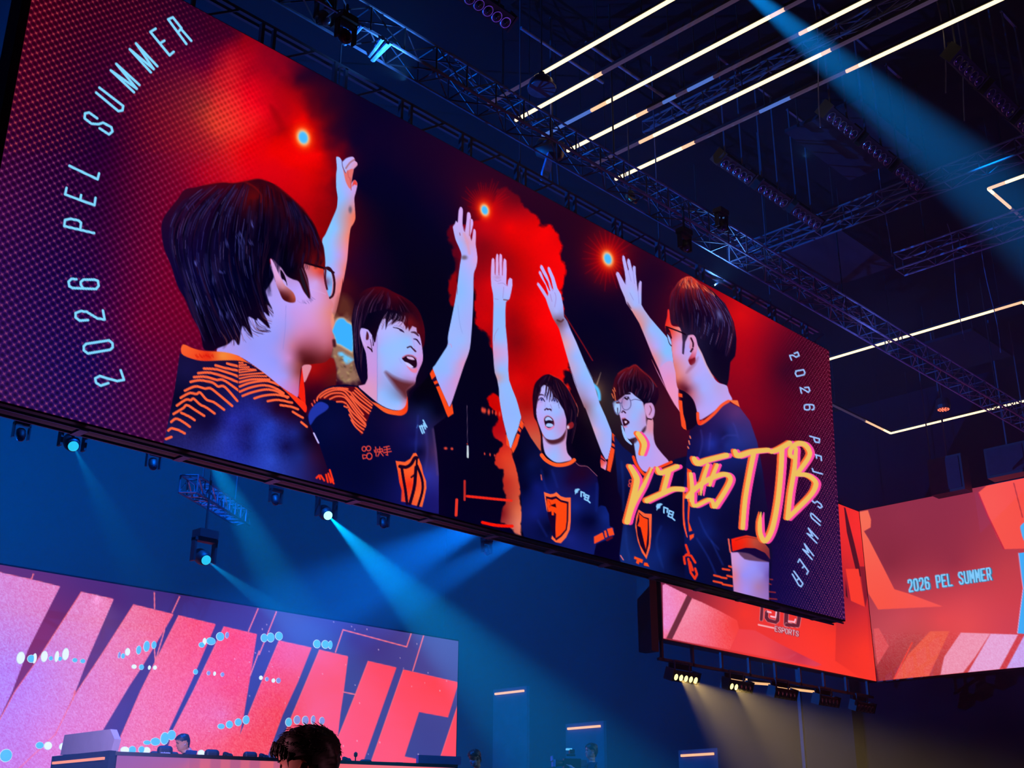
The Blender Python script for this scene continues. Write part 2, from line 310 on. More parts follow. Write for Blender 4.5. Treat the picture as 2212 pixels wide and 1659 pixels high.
    # ---- second person (shouting): arm, hair, face, jersey
    body2 = D((60,1620),(120,1560),(160,1490),(215,1400),(250,1310),(320,1240),(400,1210),(560,1195),(720,1215),(900,1390),(1100,1480),(1245,1430),(1300,1290),(1400,1190),(1490,1085),(1560,1210),(1690,1550)) + I((1700,480),(1740,800),(1765,1100),(1765,1600),(1200,1500),(430,1280),(230,700),(100,430))
    cv.poly(body2, gr(I, (400,800,(8,8,54)),(1000,600,(12,8,55)),(1450,600,(20,15,80)),(1250,450,(30,15,70)),(1600,700,(40,30,90)),(1610,1100,(45,48,155)),(1700,1400,(30,25,110)),(1720,800,(72,42,92)),(1550,300,(25,30,85)),(1500,150,(5,3,25)),(1750,300,(5,3,30)),(900,1200,(8,8,54)),(400,450,(10,12,65)),(1580,480,(30,35,100)),(1470,700,(28,30,110)),(1640,500,(35,28,80)),(1530,800,(12,8,55)),(1380,900,(14,10,60))), sm=False)
    cv.poly(I((110,440),(98,330),(160,220),(250,165),(350,210),(330,270),(200,360),(130,455)), (36, 52, 165), soft=2.5)
    cv.poly(I((200,140),(230,90),(330,15),(480,-20),(640,-30),(720,0),(910,190),(900,260),(790,570),(740,540),(600,240),(500,180),(340,135)), (85, 8, 28), soft=2)
    for p in (((205,150),(215,110),(260,60),(340,12),(420,-12)),((245,112),(310,62),(400,22),(480,12),(560,30),(640,120),(720,230),(800,330)),((300,112),(380,65),(470,52),(550,70),(640,170),(730,290),(830,400)),((370,132),(450,97),(540,102),(600,150),(690,280),(825,445)),((460,165),(530,165),(580,187)),((555,222),(592,240)),
              ((595,205),(650,285),(740,375),(830,465)),((610,265),(670,360),(760,445),(822,485)),((620,330),(680,420),(760,492),(803,520)),((645,400),(700,485),(785,562)),((690,20),(780,100),(910,207)),((665,45),(760,132),(903,243)),((645,62),(740,172),(888,283)),((640,95),(750,212),(868,313)),((480,-5),(560,5),(640,50)),((410,-8),(500,-12),(600,0))):
        cv.line(I(*p), 3.6, (243, 92, 62))
    cv.line(I((140,190),(150,215)), 3, (230,80,60)); cv.line(I((170,150),(178,175)), 3, (230,80,60))
    cv.line(I((1590,500),(1620,800),(1590,1050)), 5, (60, 50, 130), soft=6, a=.5); cv.line(I((1500,350),(1480,600),(1470,800)), 4, (40, 45, 130), soft=5, a=.6); cv.line(I((1690,520),(1725,800),(1750,1100)), 4, (95, 65, 110), soft=4, a=.5)
    arm2 = C((1808,830),(1815,740),(1822,690),(1838,660),(1855,665),(1866,700),(1862,800),(1864,870),(1886,935),(1905,830),(1912,740),(1925,718),(1945,725),(1956,765),(1955,790),(1975,800),(1981,850),(1965,930),(1950,985),(1962,1030),(1975,980),(1982,920),(1995,905),(2010,930),(2012,1000),(2010,1080),(2020,1150),(2029,1240),(2015,1330),(1990,1400),(1985,1500)) + D((1985,0),(1982,250),(1970,500),(1950,750),(1925,860),(1880,980),(1800,1220),(1720,1445),(1690,1400),(1600,1200),(1530,1030),(1560,970),(1650,830),(1695,750),(1700,650),(1740,450),(1780,250),(1810,50)) + C((1800,1640),(1815,1450),(1835,1300),(1850,1200),(1830,1130),(1790,1040),(1775,990),(1760,920),(1755,880),(1775,850),(1790,815))
    cv.poly(arm2, gr(C, (1830,800,(210,170,240)),(1930,850,(205,170,245)),(1995,1000,(220,165,225)),(1850,1080,(160,180,255)),(1960,1200,(190,170,250)),(2010,1250,(215,165,225)),(1900,1400,(160,180,255)),(1850,1600,(140,185,255)),(1960,1600,(160,180,255)),(1920,1050,(215,155,190))) + gr(D, (1800,300,(145,185,255)),(1960,500,(170,170,245)),(1750,650,(160,180,250)),(1850,700,(150,185,255)),(1800,900,(165,175,250)),(1700,1050,(150,180,255)),(1780,1150,(205,150,215)),(1650,1150,(165,170,250)),(1860,950,(215,150,200))))
    cv.line(C((1880,960),(1920,1080),(1940,1180)), 5, (222, 152, 180), soft=5, a=.7); cv.blob(*C((1882, 1225))[0], 7, 5, (105, 85, 100), p=3, a=.85)
    cv.line(C((1830,950),(1835,975)), 1.5, (140,60,90)); cv.line(C((1862,860),(1890,935)), 1.3, (150,100,150)); cv.line(C((1950,800),(1940,980)), 2, (180,110,130)); cv.line(C((1962,1035),(1970,990)), 1.2, (120,60,100))
    cv.line(D((1810,310),(1830,500),(1860,620)), 1.6, (130, 150, 220), a=.5); cv.line(D((1700,745),(1730,745),(1740,780)), 1.5, (190, 150, 210))
    for p in (((1495,1075),(1530,1020),(1562,1100),(1518,1142)),((1535,1165),(1577,1148),(1590,1180),(1550,1197)),((1565,1222),(1602,1210),(1650,1310),(1700,1430),(1722,1450),(1745,1410),(1762,1520),(1700,1562),(1680,1520),(1620,1360))):
        cv.poly(D(*p), (247, 72, 30), sm=False)
    for p in (((1520,1142),(1562,1100),(1575,1148),(1535,1165)),((1550,1197),(1590,1180),(1602,1210),(1565,1222))): cv.poly(D(*p), (40, 8, 50), sm=False)
    hair2 = D((620,460),(650,300),(690,210),(800,120),(960,102),(1100,165),(1230,230),(1330,310),(1400,430),(1440,600),(1420,780),(1300,800),(900,900),(800,1000),(800,1130),(780,1190),(735,1175),(690,1080),(655,960),(640,850),(635,700),(625,560))
    cv.poly(hair2, gr(D, (900,110,(75,5,25)),(1150,200,(80,5,25)),(1350,350,(55,5,25)),(900,300,(18,4,32)),(700,300,(35,6,32)),(700,900,(8,4,40)),(1420,600,(80,5,25)),(1200,350,(22,2,25))))
    cv.hair([D((800,130),(680,300),(640,600),(680,1000)), D((900,120),(760,300),(700,600),(720,1050)), D((1000,130),(900,300),(840,500),(760,700)), D((1050,180),(1050,300),(1000,450),(900,640)), D((1150,210),(1250,320),(1350,450),(1410,650))], 150, [(85, 45, 80), (50, 20, 60), (5, 0, 20), (10, 3, 30), (110, 70, 110), (80, 10, 30)], rnd)
    face2 = D((955,470),(1100,470),(1200,500),(1330,540),(1365,600),(1392,680),(1412,800),(1419,890),(1410,950),(1380,1020),(1345,1110),(1325,1190),(1240,1262),(1240,1310),(1247,1440),(1200,1477),(1100,1482),(1000,1452),(900,1392),(780,1292),(698,1215),(770,1195),(800,1130),(797,1000),(782,850),(745,750),(715,640),(722,575),(760,568),(900,600))
    cv.poly(face2, gr(D, (800,900,(205,150,215)),(850,1050,(200,145,220)),(800,1250,(216,150,200)),(860,750,(195,150,225)),(950,800,(150,185,255)),(1100,800,(150,190,255)),(1100,650,(165,185,255)),(1000,1000,(155,185,255)),(960,1300,(145,185,255)),(1150,1400,(140,185,255)),(1250,700,(142,190,255)),(1300,1100,(188,160,240)),(1385,900,(208,150,225)),(1350,1000,(200,140,210)),(1200,1080,(175,165,242)),(1240,1290,(110,40,45)),(1230,1420,(210,150,200)),(750,650,(190,170,250)),(1050,520,(185,180,255)),(1250,540,(200,150,200)),(1340,700,(180,170,245)),(1300,820,(165,180,250))))
    cv.poly(D((907,620),(907,1395),(780,1292),(698,1215),(770,1195),(800,1130),(797,1000),(782,850),(760,780),(850,800)), gr(D, (830,900,(198,150,225)),(850,1050,(200,148,222)),(790,1230,(222,150,190)),(880,700,(180,150,230))), soft=1.5, sm=False, a=.9)
    cv.line(D((907,640),(907,1390)), 1.2, (120, 130, 210), a=.7)
    cv.poly(D((1000,1060),(1080,1105),(1180,1150),(1270,1172),(1325,1188),(1245,1265),(1235,1340),(1180,1290),(1110,1220)), (98, 40, 52), soft=11)
    # features
    cv.line(D((1085,555),(1140,568),(1180,588),(1206,612)), [1.4, 2.4, 2.8, 1.6], (45, 22, 60)); cv.poly(D((1150,572),(1192,588),(1200,608),(1165,596)), (50, 25, 70))
    cv.line(D((1315,685),(1350,695),(1388,748)), [2, 3.5, 2], (50, 25, 65)); cv.line(D((1290,610),(1330,615),(1368,650)), [2.5, 5, 3], (60, 22, 45), a=.85); cv.line(D((1095,535),(1160,545),(1200,570)), 1.2, (120,110,190), a=.6)
    cv.line(D((1245,782),(1280,770),(1302,792)), 3.2, (60, 30, 60)); cv.line(D((1312,800),(1336,825)), 3.6, (75, 30, 60)); cv.line(D((1290,640),(1310,700),(1330,800)), 2.4, (190, 150, 220), a=.5)
    cv.poly(D((1183,900),(1230,872),(1290,876),(1338,905),(1352,960),(1342,1003),(1300,1008),(1240,962)), (35, 5, 30))
    cv.poly(D((1240,882),(1300,890),(1325,918),(1290,918),(1250,905)), (212, 175, 225)); cv.poly(D((1212,945),(1262,958),(1312,1000),(1265,1000)), (205, 195, 255))
    cv.line(D((1190,893),(1240,866),(1300,872),(1345,905)), 2.4, (185, 100, 140)); cv.poly(D((1235,985),(1300,1022),(1352,1010),(1345,1062),(1290,1052)), (228, 128, 165), soft=2)
    cv.line(D((1150,900),(1180,960)), 1.6, (150,150,230), a=.5)
    cv.poly(D((740,555),(800,575),(850,645),(870,720),(885,720),(905,620),(930,540),(968,460),(1000,445),(1000,580),(1030,500),(1080,455),(1068,525),(1130,490),(1180,480),(1220,540),(1230,580),(1255,545),(1262,600),(1300,540),(1345,560),(1352,620),(1390,640),(1380,500),(1300,400),(1000,350),(800,400)), gr(D, (850,500,(10,3,28)),(1000,430,(18,6,34)),(1270,490,(110,15,28)),(1350,450,(50,5,25)),(1150,450,(18,5,32))), sm=False, soft=2)
    cv.hair([D((1000,380),(960,470),(920,600)), D((1080,390),(1060,470),(1010,560)), D((1180,400),(1150,470),(1080,520)), D((1260,420),(1250,520),(1230,590))], 40, [(150, 110, 150), (60, 30, 60), (8, 2, 25), (200, 170, 220)], rnd, w=(.6, 1.4), span=(.3, .8))
    cv.poly(D((790,600),(812,640),(808,690),(780,690)), (85, 30, 50)); cv.line(D((738,600),(740,690),(800,780),(845,800)), 2, (215, 180, 235), a=.7); cv.line(D((800,775),(835,800),(850,825)), 3, (45,15,35))
    for q in (((850,640),(860,760)),((830,690),(848,800)),((880,640),(866,760))): cv.line(D(*q), 1.1, (30,10,40))
    cv.poly(I((720,-14),(790,55),(900,155),(980,190),(1080,245),(1200,277),(1290,262),(1342,205),(1362,100),(1366,270),(1300,337),(1200,335),(1080,305),(960,220),(860,135),(760,55),(690,-14)), gr(I, (900,180,(240,90,60)),(1200,310,(250,88,40)),(1350,250,(250,60,25)),(1000,240,(245,95,50))), soft=1.6)
    # marks on the jersey
    def ring(k, x, y, rx, ry, w, c): cv.line([k((x + rx * math.cos(t * math.pi / 8), y + ry * math.sin(t * math.pi / 8)))[0] for t in range(17)], w, c, sm=False)
    RC = (228, 72, 62)
    ring(I, 808, 768, 25, 30, 2, RC); ring(I, 866, 762, 28, 30, 2, RC); ring(I, 876, 862, 34, 40, 2.2, RC); cv.line(I((845,850),(790,845),(795,895),(845,880)), 2, RC, sm=False)
    for q in (((955,745),(964,862)),((940,785),(946,812)),((975,772),(981,792)),((988,776),(1040,766),(1042,802)),((975,808),(1052,800)),((1010,745),(1012,803),(985,862)),((1014,806),(1052,856)),((1060,748),(1132,733)),((1062,782),(1142,766)),((1055,818),(1157,800)),((1098,742),(1110,850),(1090,843))): cv.line(I(*q), 2, RC, sm=False)
    for q in (((1565,402),(1610,488)),((1520,478),(1556,570)),((1545,468),(1578,560)),((1570,445),(1592,512)),((1532,480),(1600,470))): cv.line(I(*q), 3.2, (140, 202, 255), sm=False)
    cv.line(I((1482,500),(1497,460)), 1.4, (70,110,190))
    cv.poly(I((1212,922),(1330,937),(1400,895),(1440,825),(1475,820),(1510,890),(1545,980),(1565,1080),(1602,1180),(1606,1270),(1580,1400),(1552,1512),(1430,1485),(1370,1452),(1283,1442),(1290,1300),(1260,1200),(1240,1060)), gr(I, (1250,980,(250,92,50)),(1380,1100,(250,85,40)),(1400,1230,(245,45,25)),(1560,1200,(250,95,60)),(1480,1350,(252,100,50)),(1290,1400,(220,60,50))), sm=False)
    DK = (28, 4, 36)
    for q, w in ((((1268,992),(1345,1002),(1410,962),(1455,888),(1485,882)),7.5),(((1288,995),(1312,1150),(1338,1300),(1358,1470)),6),(((1484,900),(1478,1000),(1462,1085),(1415,1130)),4),(((1474,1000),(1452,1250),(1395,1470)),7),(((1488,985),(1548,1150),(1556,1300),(1500,1500)),5.5)): cv.line(I(*q), w, DK)
    cv.line(I((165,568),(190,620),(225,690)), 3.4, (192, 182, 250))
    # ---- first person: jersey, neck, hair
    body1 = B((235,215),(210,400),(180,600),(140,800),(110,950),(90,1060),(60,1180),(100,1500),(1000,1750),(1900,1800),(1860,1600),(1790,1420),(1720,1230),(1640,1060),(1580,900),(1560,800),(1480,660),(1100,380),(850,240),(500,190))
    cv.poly(body1, gr(B, (700,1100,(45,55,172)),(1100,1100,(40,62,185)),(1020,830,(36,44,150)),(950,1000,(30,25,100)),(940,1200,(28,28,110)),(850,1250,(36,44,155)),(600,1070,(36,36,112)),(520,1000,(24,14,68)),(600,930,(22,12,66)),(1350,1200,(22,14,72)),(1500,1300,(30,40,122)),(1200,1330,(46,72,195)),(1650,1300,(45,16,60)),(300,1050,(36,30,95)),(200,700,(10,7,42)),(300,400,(26,20,72)),(1400,880,(35,8,48)),(1250,820,(35,8,48)),(1750,1500,(32,10,52)),(700,700,(25,20,80)),(1200,950,(40,60,180)),(1450,1050,(32,40,130)),(1580,1100,(20,6,40)),(800,900,(42,46,165))), sm=False)
    s_ = cv.reg(380, 880, 620, 1020)
    if s_:
        X_, Y_ = cv.PX[s_], cv.PY[s_]; nn = (vnoise(X_ * .55, Y_ * .45, 6) - .5) * 16
        msk = sst(.22, .4, cv.C[s_][..., 2] / 255) * (cv.C[s_][..., 0] < 70); cv.C[s_] = np.clip(cv.C[s_] + (nn * msk)[..., None] * np.array((.5, .6, 1)), 0, 255)
    ST = (250, 100, 62)
    for q in (((735,318),(855,350)),((612,338),(700,362),(855,395)),((490,372),(620,380),(760,420),(850,455)),((430,420),(550,415),(700,455),(850,515)),((385,462),(500,458),(620,490),(700,495),(850,598)),((350,512),(450,495),(580,520),(640,560),(710,565),(842,712)),((290,605),(400,560),(500,582),(560,580),(640,640),(700,690),(788,765)),((245,680),(340,630),(410,640),(450,625),(520,700),(600,730),(703,805)),((205,762),(300,700),(350,705),(382,690),(450,750),(520,785),(603,845)),((170,850),(270,790),(312,757),(400,810),(493,870)),((250,837),(340,880),(392,915)),((145,935),(200,900),(280,940),(342,985)),((115,1025),(150,1002),(220,1020),(288,1055)),((90,1115),(148,1092)),
              ((862,310),(900,312)),((862,335),(935,332)),((862,358),(965,356)),((862,386),(930,378),(1030,382)),((862,412),(950,400),(1040,388)),((866,442),(1000,427),(1130,418)),((866,477),(1000,452),(1150,452)),((866,516),(1000,486),(1180,487)),((866,562),(980,522),(1150,502),(1280,545)),((868,616),(980,572),(1120,547),(1240,577),(1330,632)),((897,660),(1000,622),(1150,592),(1270,617),(1370,680)),((1022,686),(1120,657),(1250,647),(1380,672)),((1162,716),(1270,702),(1420,732)),((1297,757),(1400,772),(1483,800)),((1427,827),(1480,860),(1533,890)),((1517,937),(1575,985))):
        w = 5.2 if q[0][0] < 850 else (3.4 if q[0][1] < 480 else 4.8)
        cv.line(B(*q), w, ST)
    cv.line(B((852,290),(855,700)), 1.4, (60, 15, 45))
    for q in (((200,1140),(232,1108),(246,1152)),((255,1108),(298,1172)),((322,1100),(345,1192)),((350,1085),(382,1195)),((370,1040),(412,1175)),((360,1120),(420,1210))): cv.line(I(*q), 4, (247, 52, 30), sm=False)
    cv.poly(B((1525,350),(1622,338),(1595,430),(1545,515)), (222, 135, 155)); cv.poly(B((1525,365),(1508,480),(1485,660),(1540,740),(1565,770),(1555,600)), (243, 32, 20), sm=False)
    skin1 = A((520,1462),(690,1500),(850,1600)) + B((950,300),(1100,400),(1300,560),(1420,640),(1482,668),(1500,480),(1525,345)) + A((1290,1572),(1400,1556),(1440,1520),(1456,1490),(1470,1425),(1491,1400),(1476,1350),(1460,1290),(1478,1240),(1470,1180),(1455,1130),(1471,1105),(1466,1070),(1445,1040),(1425,1000),(1402,920),(1392,850),(1390,780),(1340,765),(1250,740),(1150,760),(1000,690),(900,900),(700,1150))
    cv.poly(skin1, gr(A, (800,1400,(150,150,245)),(650,1450,(172,150,235)),(900,1250,(165,160,250)),(1000,1350,(150,150,245)),(1020,1100,(175,160,250)),(1150,1150,(195,150,230)),(1200,950,(190,160,250)),(1330,900,(205,160,230)),(1350,1050,(210,150,215)),(1300,1250,(212,140,200)),(1200,1330,(205,128,180)),(1400,1250,(218,132,160)),(1440,1150,(222,130,130)),(1260,1440,(150,68,88)),(1400,1450,(168,82,100)),(1300,1540,(85,20,30)),(1440,1520,(115,28,38)),(1140,1420,(195,115,150)),(1110,1520,(205,135,200)),(1190,1570,(150,70,75)),(1000,1550,(150,150,245)),(1050,1640,(160,150,240)),(1320,800,(235,90,75)),(1370,830,(205,62,58)),(1250,800,(190,110,140)),(1080,1250,(165,152,240)),(1210,1480,(110,40,55)),(1400,1380,(200,110,140)),(1230,1550,(80,18,28))) + gr(B, (1450,500,(195,115,155)),(1350,450,(165,150,240)),(1460,620,(205,112,180)),(1480,420,(150,70,80))))
    cv.line(A((1085,1090),(1080,1250),(1060,1450)), .9, (120,120,210), a=.6)
    cv.line(A((1475,1380),(1480,1420)), 7, (70, 25, 40), soft=4)
    cv.poly(A((1460,1160),(1478,1180),(1480,1240),(1462,1290),(1450,1220)), (235, 150, 120), soft=4, a=.7)
    hair1 = A((70,480),(80,400),(120,330),(200,230),(260,150),(350,130),(430,110),(560,90),(650,95),(750,80),(850,60),(920,75),(1000,110),(1080,170),(1160,240),(1230,310),(1290,390),(1330,460),(1360,540),(1390,610),(1400,680),(1404,750),(1390,785),(1330,770),(1250,748),(1232,780),(1262,870),(1275,960),(1282,1040),(1230,980),(1190,900),(1140,880),(1090,850),(1050,790),(1010,750),(975,712),(950,725),(968,800),(985,860),(950,930),(920,980),(940,1050),(972,1120),(935,1090),(950,1180),(905,1150),(955,1280),(860,1200),(845,1215),(775,1190),(812,1345),(740,1260),(720,1300),(700,1415),(660,1370),(610,1410),(520,1445),(490,1462),(420,1450),(400,1380),(380,1290),(330,1200),(300,1130),(270,1050),(220,970),(190,900),(160,800),(130,720),(90,620))
    cv.poly(hair1, gr(A, (500,110,(70,5,28)),(850,80,(50,4,24)),(1200,300,(62,5,22)),(1370,650,(58,4,22)),(1340,740,(120,12,18)),(200,260,(52,8,40)),(90,500,(30,8,50)),(600,300,(20,4,34)),(500,600,(14,6,46)),(800,700,(8,3,32)),(600,1100,(8,5,38)),(300,900,(16,8,55)),(900,400,(16,3,28)),(1100,600,(14,2,24)),(450,1400,(20,5,36)),(1150,800,(8,2,24)),(820,210,(95,10,18))), soft=2.5)
    gl = [A((420,120),(220,280),(130,550),(230,950),(400,1400)), A((560,110),(330,350),(260,650),(360,1000),(520,1420)), A((660,110),(500,350),(430,700),(520,1050),(680,1380)), A((740,100),(650,350),(620,700),(690,1000),(790,1290)), A((850,80),(820,350),(790,650),(830,900),(930,1200)), A((950,100),(980,350),(960,600),(900,850),(940,1060)), A((1050,160),(1100,380),(1080,600),(1050,760)), A((1150,250),(1230,450),(1250,620),(1210,820)), A((1250,340),(1340,520),(1390,700),(1380,760))]
    cv.hair(gl, 90, [(5, 2, 22), (4, 1, 16), (30, 14, 50), (22, 16, 58)], rnd, w=(5, 13), a=(.2, .5), span=(.12, .4), wob=5, soft=7)
    cv.hair(gl[:5], 30, [(58, 54, 128), (50, 40, 96), (66, 40, 84)], rnd, w=(4, 9), a=(.18, .38), span=(.06, .16), wob=4, soft=7)
    cv.hair(gl, 260, [(30, 20, 66), (6, 2, 24), (12, 5, 36), (44, 14, 42), (4, 1, 18), (8, 3, 30)], rnd, w=(1.4, 4), a=(.25, .6), span=(.1, .35))
    cv.hair(gl, 150, [(44, 36, 98), (58, 24, 60), (36, 28, 84)], rnd, w=(.7, 1.8), a=(.2, .55), span=(.06, .22))
    cv.hair(gl[:3] + gl[3:5], 120, [(86, 84, 165), (64, 62, 140), (105, 85, 140)], rnd, w=(.6, 1.5), a=(.25, .6), span=(.06, .2))
    for x, y, rx, ry, a in ((720,560,14,26,.5),(690,520,9,14,.5),(600,600,8,22,.4),(340,740,6,16,.55),(560,820,10,8,.5),(500,880,10,18,.35),(370,1090,10,20,.4),(620,1180,12,16,.45),(550,1180,6,20,.4),(800,430,4,14,.5),(790,580,9,12,.45),(460,250,22,14,.18),(300,300,20,14,.2)):
        u, v = A((x, y))[0]
        for j in range(7):
            u0, v0, l = u + rnd.uniform(-rx, rx) * .6, v + rnd.uniform(-ry, ry) * .4, ry * rnd.uniform(.25, .5)
            cv.line([(u0, v0 - l), (u0 + 1.2, v0), (u0 + 3.5, v0 + l)], [.4, rnd.uniform(1.4, 2.8), .4], (84, 86, 172), a=a * .8, soft=2)
    cv.hair([A((500,1300),(560,1400),(540,1450)), A((650,1250),(690,1350),(700,1420)), A((800,1180),(860,1280),(960,1300)), A((930,1000),(960,1080),(990,1140))], 60, [(60, 20, 30), (15, 5, 30), (140, 80, 90), (30, 8, 30)], rnd, w=(.7, 1.6), span=(.3, .9))
    for q in (((420,110),(560,88),(660,94),(760,78),(860,60),(930,78)),((1000,110),(1100,190),(1200,280),(1290,390))): cv.line(A(*q), 2.5, (150, 12, 20), soft=4, a=.55)
    cv.line(A((760,90),(830,130),(880,190),(880,250)), 3, (140, 18, 20), soft=4, a=.5)
    # ear, sideburn, glasses
    cv.poly(A((958,722),(972,722),(998,775),(1032,850),(1062,900),(1092,940),(1142,985),(1162,1030),(1157,1066),(1110,1068),(1060,1042),(1030,980),(1005,920),(980,820)), gr(A, (975,760,(218,165,232)),(1020,880,(222,160,215)),(1060,950,(200,130,150)),(1100,1030,(75,18,28)),(1145,1020,(180,80,70)),(1045,990,(90,25,40))), soft=2)
    cv.poly(A((1040,800),(1075,850),(1095,930),(1070,900),(1045,860)), (20, 5, 28)); cv.poly(A((1060,880),(1085,905),(1090,940),(1062,905)), (195, 165, 240))
    cv.line(A((1200,800),(1225,900),(1270,1030)), [3, 7, 2], (32, 22, 40)); cv.line(A((1215,790),(1250,880),(1290,1020)), [2, 3, .6], (100, 75, 110), a=.6)
    cv.hair([A((1180,1050),(1220,1090)), A((1240,1040),(1280,1080)), A((1290,1020),(1320,1040))], 26, [(120, 100, 170)], rnd, w=(.5, .9), a=(.3, .6), span=(.6, 1))
    cv.line(A((1240,745),(1310,766),(1398,790)), 4.4, (30, 4, 22))
    cv.poly(A((1398,800),(1440,790),(1462,850),(1460,960),(1440,1025),(1415,960),(1400,880)), gr(A, (1425,850,(150,190,255)),(1430,950,(120,180,255)),(1405,900,(120,50,80))), soft=2)
    cv.line(A((1395,792),(1432,785),(1462,822),(1478,890),(1478,960),(1466,1010),(1444,1030)), 5, (58, 14, 34)); cv.line(A((1408,800),(1404,880),(1420,960)), 4, (80, 22, 45)); cv.line(A((1455,840),(1465,900)), 1.6, (200, 150, 190), a=.8); cv.line(A((1425,795),(1472,825)), 5, (50, 10, 30))
    cv.line(A((1290,960),(1410,1000)), 1, (220, 170, 225), a=.7)
    cv.poly(B((268,118),(380,160),(500,186),(700,197),(850,236),(950,302),(1100,402),(1300,562),(1500,692),(1572,762),(1562,835),(1500,772),(1350,612),(1180,462),(1020,342),(930,305),(840,287),(700,285),(500,292),(380,272),(258,217)), gr(B, (300,170,(245,95,50)),(450,220,(240,70,35)),(530,235,(225,35,22)),(680,235,(240,140,62)),(850,260,(250,100,45)),(1200,480,(250,90,40)),(1530,760,(250,45,25))), soft=1.6)
    for i in range(14): cv.line(B((400 + i * 14, 215 + rnd.uniform(0, 30)), (408 + i * 14, 235 + rnd.uniform(0, 30))), 1.6, (205, 20, 15), a=.7)
    # ---- third person (mouth wide open)
    arm3 = E((105,400),(108,300),(115,210),(130,190),(146,210),(150,365),(157,365),(160,200),(168,155),(178,145),(190,160),(194,360),(198,360),(199,200),(203,155),(214,145),(229,160),(233,200),(232,380),(237,380),(243,240),(250,205),(262,198),(279,220),(282,320),(278,480),(290,510),(300,440),(320,413),(345,430),(347,500),(332,580),(315,650),(275,685),(268,780),(270,950),(290,1150),(300,1300),(300,1450),(310,1560),(345,1659)) + J((855,0),(880,80),(916,220),(910,300),(850,440),(800,585),(788,600),(760,520),(740,420),(700,260),(670,100),(655,0)) + E((195,1659),(175,1550),(150,1480),(140,1400),(130,1250),(125,1100),(130,900),(135,700),(130,600),(110,500))
    cv.poly(arm3, gr(E, (180,250,(218,168,235)),(200,420,(200,170,245)),(300,500,(195,175,250)),(200,560,(170,180,252)),(200,800,(140,185,255)),(200,1100,(145,185,255)),(290,1250,(200,165,235)),(140,1250,(215,150,200)),(210,1450,(140,185,255)),(180,1530,(205,150,160)),(230,1620,(145,185,255))) + gr(J, (800,200,(145,180,255)),(790,450,(150,185,255))), sm=False, soft=1.6)
    for q in (((152,240),(154,380)),((195,240),(196,385)),((234,240),(234,385))): cv.line(E(*q), 1.5, (175, 70, 100))
    for q in (((150,440),(180,455),(220,440)),((185,480),(240,475),(282,505)),((250,520),(240,640)),((150,650),(190,658)),((190,980),(150,1050),(140,1120))): cv.line(E(*q), 1.2, (150, 110, 170), a=.6)
    cv.line(E((250,660),(290,665)), 3, (110, 60, 70), a=.7); cv.blob(*E((180,410))[0], 8, 4, (175,125,170), a=.5)
    arm4 = E((620,490),(630,465),(648,478),(700,550),(742,620),(748,590),(720,500),(670,420),(640,360),(650,335),(668,350),(700,430),(760,560),(770,560),(745,460),(690,370),(655,300),(665,268),(685,280),(740,390),(790,530),(805,545),(780,430),(745,340),(740,305),(752,290),(768,305),(815,410),(850,530),(890,600),(915,720),(925,850),(960,900),(1000,1000),(1060,1130),(1150,1350),(1244,1540)) + F((1075,0),(1180,220),(1280,560),(1370,760),(1450,960),(1466,1030),(1460,1180),(1405,1390),(1370,1400),(1310,1290),(1230,1080),(1130,800),(1070,640),(1050,620),(960,400),(900,240),(830,0)) + E((1070,1640),(1000,1440),(930,1200),(870,990),(850,950),(800,870),(750,740),(720,650))
    cv.poly(arm4, gr(E, (680,500,(195,170,245)),(760,420,(190,175,250)),(820,650,(175,178,250)),(840,800,(170,178,250)),(870,910,(110,65,75)),(960,1000,(170,170,245)),(1050,1300,(150,180,255)),(930,1150,(225,160,175)),(1150,1500,(145,185,255)),(1000,1430,(200,160,200))) + gr(F, (1000,200,(150,175,250)),(1150,450,(165,170,245)),(1250,650,(150,185,255)),(1250,900,(165,170,245)),(1400,1000,(155,175,250)),(1200,950,(215,165,195)),(1350,1250,(165,170,245)),(1060,620,(150,100,110)),(1230,400,(170,180,250))), sm=False, soft=1.6)
    cv.line(E((850,890),(890,905),(915,885)), 4, (90, 45, 55), a=.8)
    for q in (((820,580),(835,640),(820,740)),((770,600),(790,680)),((800,560),(760,480))): cv.line(E(*q), 1.6, (150, 110, 180), a=.5)
    body3 = F((160,900),(250,1070),(330,1185),(405,1290),(440,1370),(560,1470),(740,1470),(900,1420),(980,1460),(1100,1510),(1200,1600)) + L((1310,330),(1340,500),(1330,800),(1370,770),(1440,790),(1490,900),(1500,1080),(1560,1110),(1570,1220),(1450,1290),(1300,1350),(1250,1560),(250,1330),(180,1100),(185,750),(150,400),(100,200),(50,50)) + F((0,1300),(80,1000))
    cv.poly(body3, gr(L, (400,500,(15,25,112)),(380,900,(20,30,120)),(250,500,(5,5,42)),(650,300,(18,25,95)),(900,400,(30,5,50)),(1100,300,(36,5,40)),(1250,500,(12,15,80)),(1000,800,(20,35,122)),(1100,1000,(8,8,58)),(900,1250,(25,35,125)),(1420,950,(18,38,125)),(600,1100,(5,5,42)),(1250,1000,(5,5,48)),(700,500,(20,25,100)),(200,100,(5,5,40)),(330,150,(12,20,80)),(550,300,(6,6,45)),(800,330,(18,18,80))), sm=False, soft=2)
    for q in (((480,250),(540,500),(600,580)),((640,250),(720,500)),((1310,450),(1300,850)),((430,1000),(560,1230))): cv.line(L(*q), 3, (28, 45, 140), soft=6, a=.5)
    cv.line(L((985,120),(1050,180),(1160,190),(1250,270),(1310,330)), 1.2, (190, 110, 130), a=.8)
